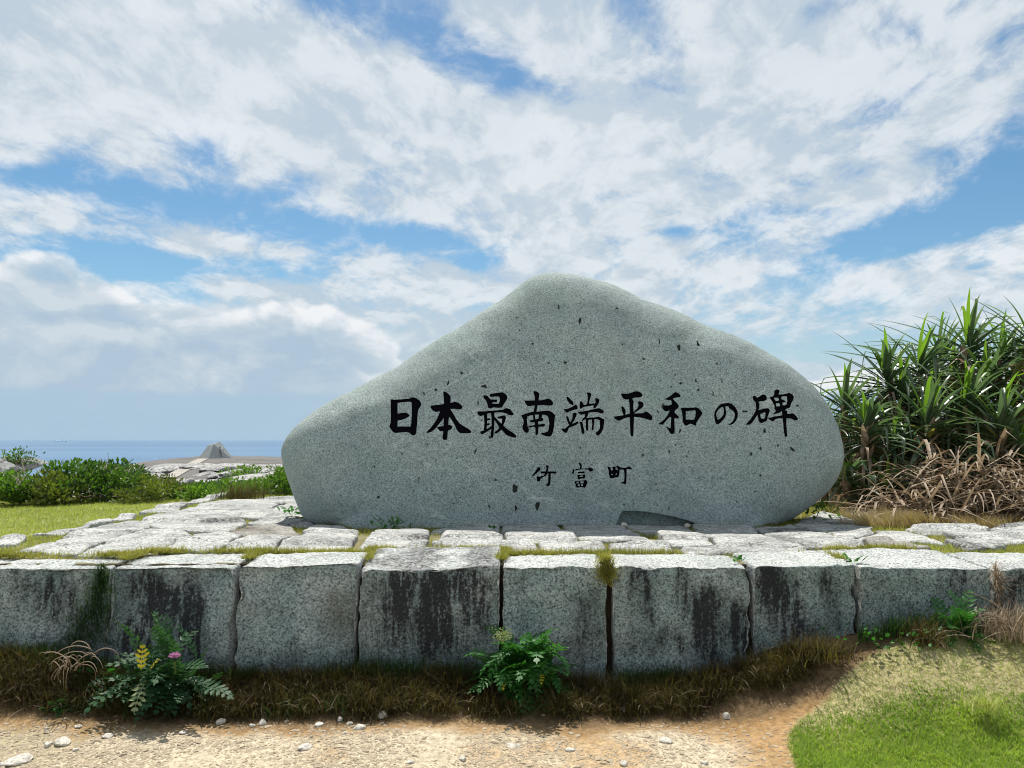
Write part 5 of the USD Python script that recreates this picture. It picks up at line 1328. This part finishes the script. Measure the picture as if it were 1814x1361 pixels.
# the sloping path up to the pyramid
pts = np.array([on_z(x, y, ZP + .06) for x, y in ((318, 850), (300, 850), (356, 822.5), (370, 822.5))]); pts[:, 1] = np.minimum(pts[:, 1], 27)
pts = np.array([[-6.95, 16.0, 0], [-7.25, 16.0, 0], [-11.2, 27.6, 0], [-10.85, 27.6, 0]])
q = np.linspace(0, 1, 40)[:, None]
l, rr = pts[1] + (pts[2] - pts[1]) * q, pts[0] + (pts[3] - pts[0]) * q
zz = height((l[:, 0] + rr[:, 0]) / 2, l[:, 1]) + .035
l[:, 2] = zz; rr[:, 2] = zz
v = np.vstack([l, rr, l - [0, 0, .3], rr - [0, 0, .3]]); k = np.arange(39)
f = np.vstack([np.stack([k, 40 + k, 41 + k], 1), np.stack([k, 41 + k, k + 1], 1), np.stack([80 + k, k, k + 1], 1), np.stack([80 + k, k + 1, 81 + k], 1), np.stack([40 + k, 120 + k, 121 + k], 1), np.stack([40 + k, 121 + k, 41 + k], 1)])
put('footpath', (v, f), mat_simple('pale_concrete', (0.30, 0.28, 0.245), .9, .2, 3), kind='structure', label='narrow pale path up to the pyramid')

PY = 29.0
Q = {n: on_y(x, y, PY + d) for n, x, y, d in (('A', 389.5, 782, .35), ('B', 378.5, 787, -.1), ('C', 368.6, 789.3, .25), ('M', 369, 813.5, -.55), ('L', 346.0, 819, .3), ('R', 418.5, 819.5, .55), ('K', 392, 819, 1.6), ('G', 366, 822, -.05), ('H', 385, 822, .2))}
t = thing('pyramid_marker', 'slanted grey stone pyramid marker on the rocks before the sea', 'marker', on_y(382, 822, PY))
hull = trimesh.convex.convex_hull(np.array(list(Q.values())))
put('pyramid', hull, M_PYRAMID, t)


def on_plane(px, py, a, b, c, proud=.004):
    n = np.cross(b - a, c - a); n /= np.linalg.norm(n)
    if n @ (EYE - a) < 0:
        n = -n
    d = ray(px, py); s = ((a - EYE) @ n) / (d @ n)
    return EYE + d * s + n * proud


def small_writing(ids, path, size, tri, name):
    for g_, (x, y) in zip(ids, path):
        shape = glyph_polygon(GLYPHS[g_]); x0, y0, x1, y1 = shape.bounds; s = size / max(x1 - x0, y1 - y0)
        parts = []
        for q in getattr(shape, 'geoms', [shape]):
            e = trimesh.creation.extrude_polygon(q, 1.0, engine='earcut'); v = np.array(e.vertices)
            p = np.array([on_plane(x + (vx - (x0 + x1) / 2) * s, y + (vy - (y0 + y1) / 2) * s, *tri, proud=.006 if vz > .5 else -.002) for vx, vy, vz in v])
            parts.append((p, np.array(e.faces)))
        put(name, join(parts), M_INK, t)


_tr = (Q['A'], Q['M'], Q['R'])
small_writing([6, 5, 4, 7, 8], [(389.2, 792.8), (389.8, 796.5), (390.4, 800.4), (391.2, 804.6), (391.9, 808.4)], 2.7, (Q['A'], Q['B'], Q['R']), 'inscription')
small_writing([0, 1], [(395.2, 797.0), (395.4, 798.6)], 1.3, (Q['A'], Q['B'], Q['R']), 'inscription')
small_writing([1, 2, 3, 9], [(370.3, 794), (368.4, 798), (366.0, 802.5), (362.5, 808)], 1.6, (Q['B'], Q['C'], Q['L']), 'inscription')

D = 9000.0
t = thing('cargo_ship', 'tiny pale cargo ship on the horizon at far left', 'ship', (-5330, D, -14))
sx = (107 - 907) / FPX * D
M_SHIP = mat_simple('hazed_ship', (0.62, 0.74, 0.84), .7)  # pale blue of the distance haze mixed into the hull colour
hl = Polygon([(-70, -2), (62, -2), (74, 8), (60, 8), (55, 6.5), (-72, 6.5)])
h = trimesh.creation.extrude_polygon(hl, 22, engine='earcut'); v = np.array(h.vertices); put('hull', (np.c_[sx + v[:, 0], D + v[:, 2], -14 + v[:, 1]], h.faces), M_SHIP, t)
for nm, x0, x1, z0, z1 in (('bridge', 34, 50, 6.5, 22), ('funnel', 40, 45, 22, 28), ('crane', -38, -35, 6.5, 17), ('crane', -8, -5, 6.5, 17)):
    b = trimesh.creation.box((x1 - x0, 12, z1 - z0)); b.apply_translation((sx + (x0 + x1) / 2, D + 11, -14 + (z0 + z1) / 2)); put(nm, b, M_SHIP, t)

# ------------------------------------------------------------------ loose stones and gravel
LOOSE = [(680, 1272, 11, 9, 'pale pitted stone at the edge of the shadow, left of centre'), (30, 1350, 26, 9, 'large flat pale stone in the bottom left corner'), (110, 1318, 18, 8, 'flat white stone left, above the corner one'), (1288, 1264, 7, 9, 'upright pale stone standing at the shadow edge right of centre'),
         (540, 1326, 14, 7, 'grey stone on the path left of centre'), (1180, 1313, 14, 5, 'flat grey-white stone on the path right of centre'), (908, 1322, 14, 5, None), (565, 1286, 8, 6, None), (602, 1276, 7, 5, None), (620, 1284, 7, 5, None), (638, 1290, 13, 7, None), (465, 1283, 9, 7, None), (447, 1286, 6, 4, None),
         (392, 1281, 9, 7, None), (83, 1293, 5, 5, None), (138, 1289, 8, 4, None), (190, 1306, 11, 6, None), (85, 1322, 8, 7, None), (325, 1300, 8, 5, None), (1010, 1330, 8, 5, None), (985, 1330, 4, 4, None), (1105, 1356, 9, 7, None), (1248, 1354, 7, 6, None), (1105, 1258, 9, 7, None), (335, 1245, 6, 8, None), (135, 1330, 6, 4, None), (725, 1352, 9, 5, None), (820, 1345, 8, 5, None), (1000, 1265, 6, 4, None), (610, 1300, 6, 4, None)]
PLACE = ['below the flat grey-white ones, left of centre right', 'round, left of the shadow-edge stones, below block three', 'tiny, beside two others under block four', 'tiny, right of its twin under block four', 'rough and knobbly, under block four', 'rounded, under the joint of blocks two and three', 'flat, left of the rounded one under that joint',
         'angular, below the thistle', 'tiny, far left by the shadow edge', 'flat, far left at the shadow edge', 'broad and pale, left on the path', 'low, above the flat white stone at left', 'flat, right of the thistle on the path', 'low, in the middle of the bottom edge', 'dark and tiny, near the middle of the path', 'rounded, at the bottom edge right of centre', 'round, at the bottom edge by the clay patch',
         'grey, in the shade right of the leafy weed', 'dark, among the thistle leaves', 'tiny, at the left bottom between two larger ones', 'flat, at the bottom edge left of centre', 'low, near the bottom edge left of centre', 'pale, in shade just right of the leafy weed', 'low, on the path under block three']
_q = iter(PLACE)
for k, (x, y, hw, hh, label) in enumerate(LOOSE):
    c = on_z(x, y, 0.02); c[2] = height(c[0], c[1])
    for _ in range(3):
        c = on_z(x, y, c[2]); c[2] = float(height(c[0], c[1]))
    s = c[1] / FPX
    v, f = wobble_rock(c + [0, 0, hh * s * .25], (hw * s, hw * s * .75, hh * s * .8), 800 + k, 2, .35, rot=k)
    put('loose_stone', (v, f), M_CHIP, smooth=35, label=label or f'small loose limestone piece, {next(_q)}', category='stone', group='loose stones on the gravel path')
for x, y, hw in ((1106, 931, 6), (1218, 933, 6)):
    c = on_z(x, y + 2, ZP + .01)
    v, f = wobble_rock(c + [0, 0, .015], (hw * c[1] / FPX, .03, .022), 850 + x, 2, .3)
    put('pebble', (v, f), M_CHIP, smooth=40, label='small pebble at the foot of the stone, ' + ('left end of its broken notch' if x < 1200 else 'right end of its broken notch'), category='pebble')


def gravel():
    r = np.random.default_rng(99)
    base = [np.array(trimesh.creation.icosphere(subdivisions=0).vertices), np.array(trimesh.creation.icosphere(subdivisions=0).faces)]
    n = 42000
    x = r.uniform(-3.3, 2.2, n); y = r.uniform(3.6, 4.62, n)
    p = np.c_[x, y, 0 * x]
    k = (fb(p, 2.5, 3, 61) > r.normal(-.05, .14, n)) & (lawn_mask(x, y) < .3) & (y + .2 * fb(p, 3, 2, 62) < r.normal(4.32, .10, n)) & (r.uniform(size=n) < 1 - .6 * smooth01(x, .2, 1.4))
    x, y = x[k], y[k]; n = len(x)
    s = np.clip(r.lognormal(-5.25, .50, n), .0026, .018)
    v = base[0][None] * (1 + .38 * r.uniform(-1, 1, (n, 12, 1))) * s[:, None, None] * np.stack([r.uniform(.8, 1.5, n), r.uniform(.7, 1.1, n), r.uniform(.3, .55, n)], 1)[:, None]
    a = r.uniform(0, 6.28, n); ca, sa = np.cos(a)[:, None], np.sin(a)[:, None]
    v = np.stack([v[..., 0] * ca - v[..., 1] * sa, v[..., 0] * sa + v[..., 1] * ca, v[..., 2]], -1) + np.c_[x, y, height(x, y)][:, None]
    f = base[1][None] + (np.arange(n) * 12)[:, None, None]
    g = NG(); rr = g('geometry', 'random_per_island')
    m = g.build('gravel_stones', surface=g('principled_bsdf', 'BSDF', base_color=g.ramp(rr, [(0, (.34, .28, .20)), (.2, (.58, .49, .36)), (.55, (.72, .64, .50)), (1, (.80, .77, .70))]), roughness=.95, specular_ior_level=.15))
    put('gravel', (v.reshape(-1, 3), f.reshape(-1, 3)), m, kind='stuff', label='pale gravel scattered on the sandy path', category='gravel')


gravel()
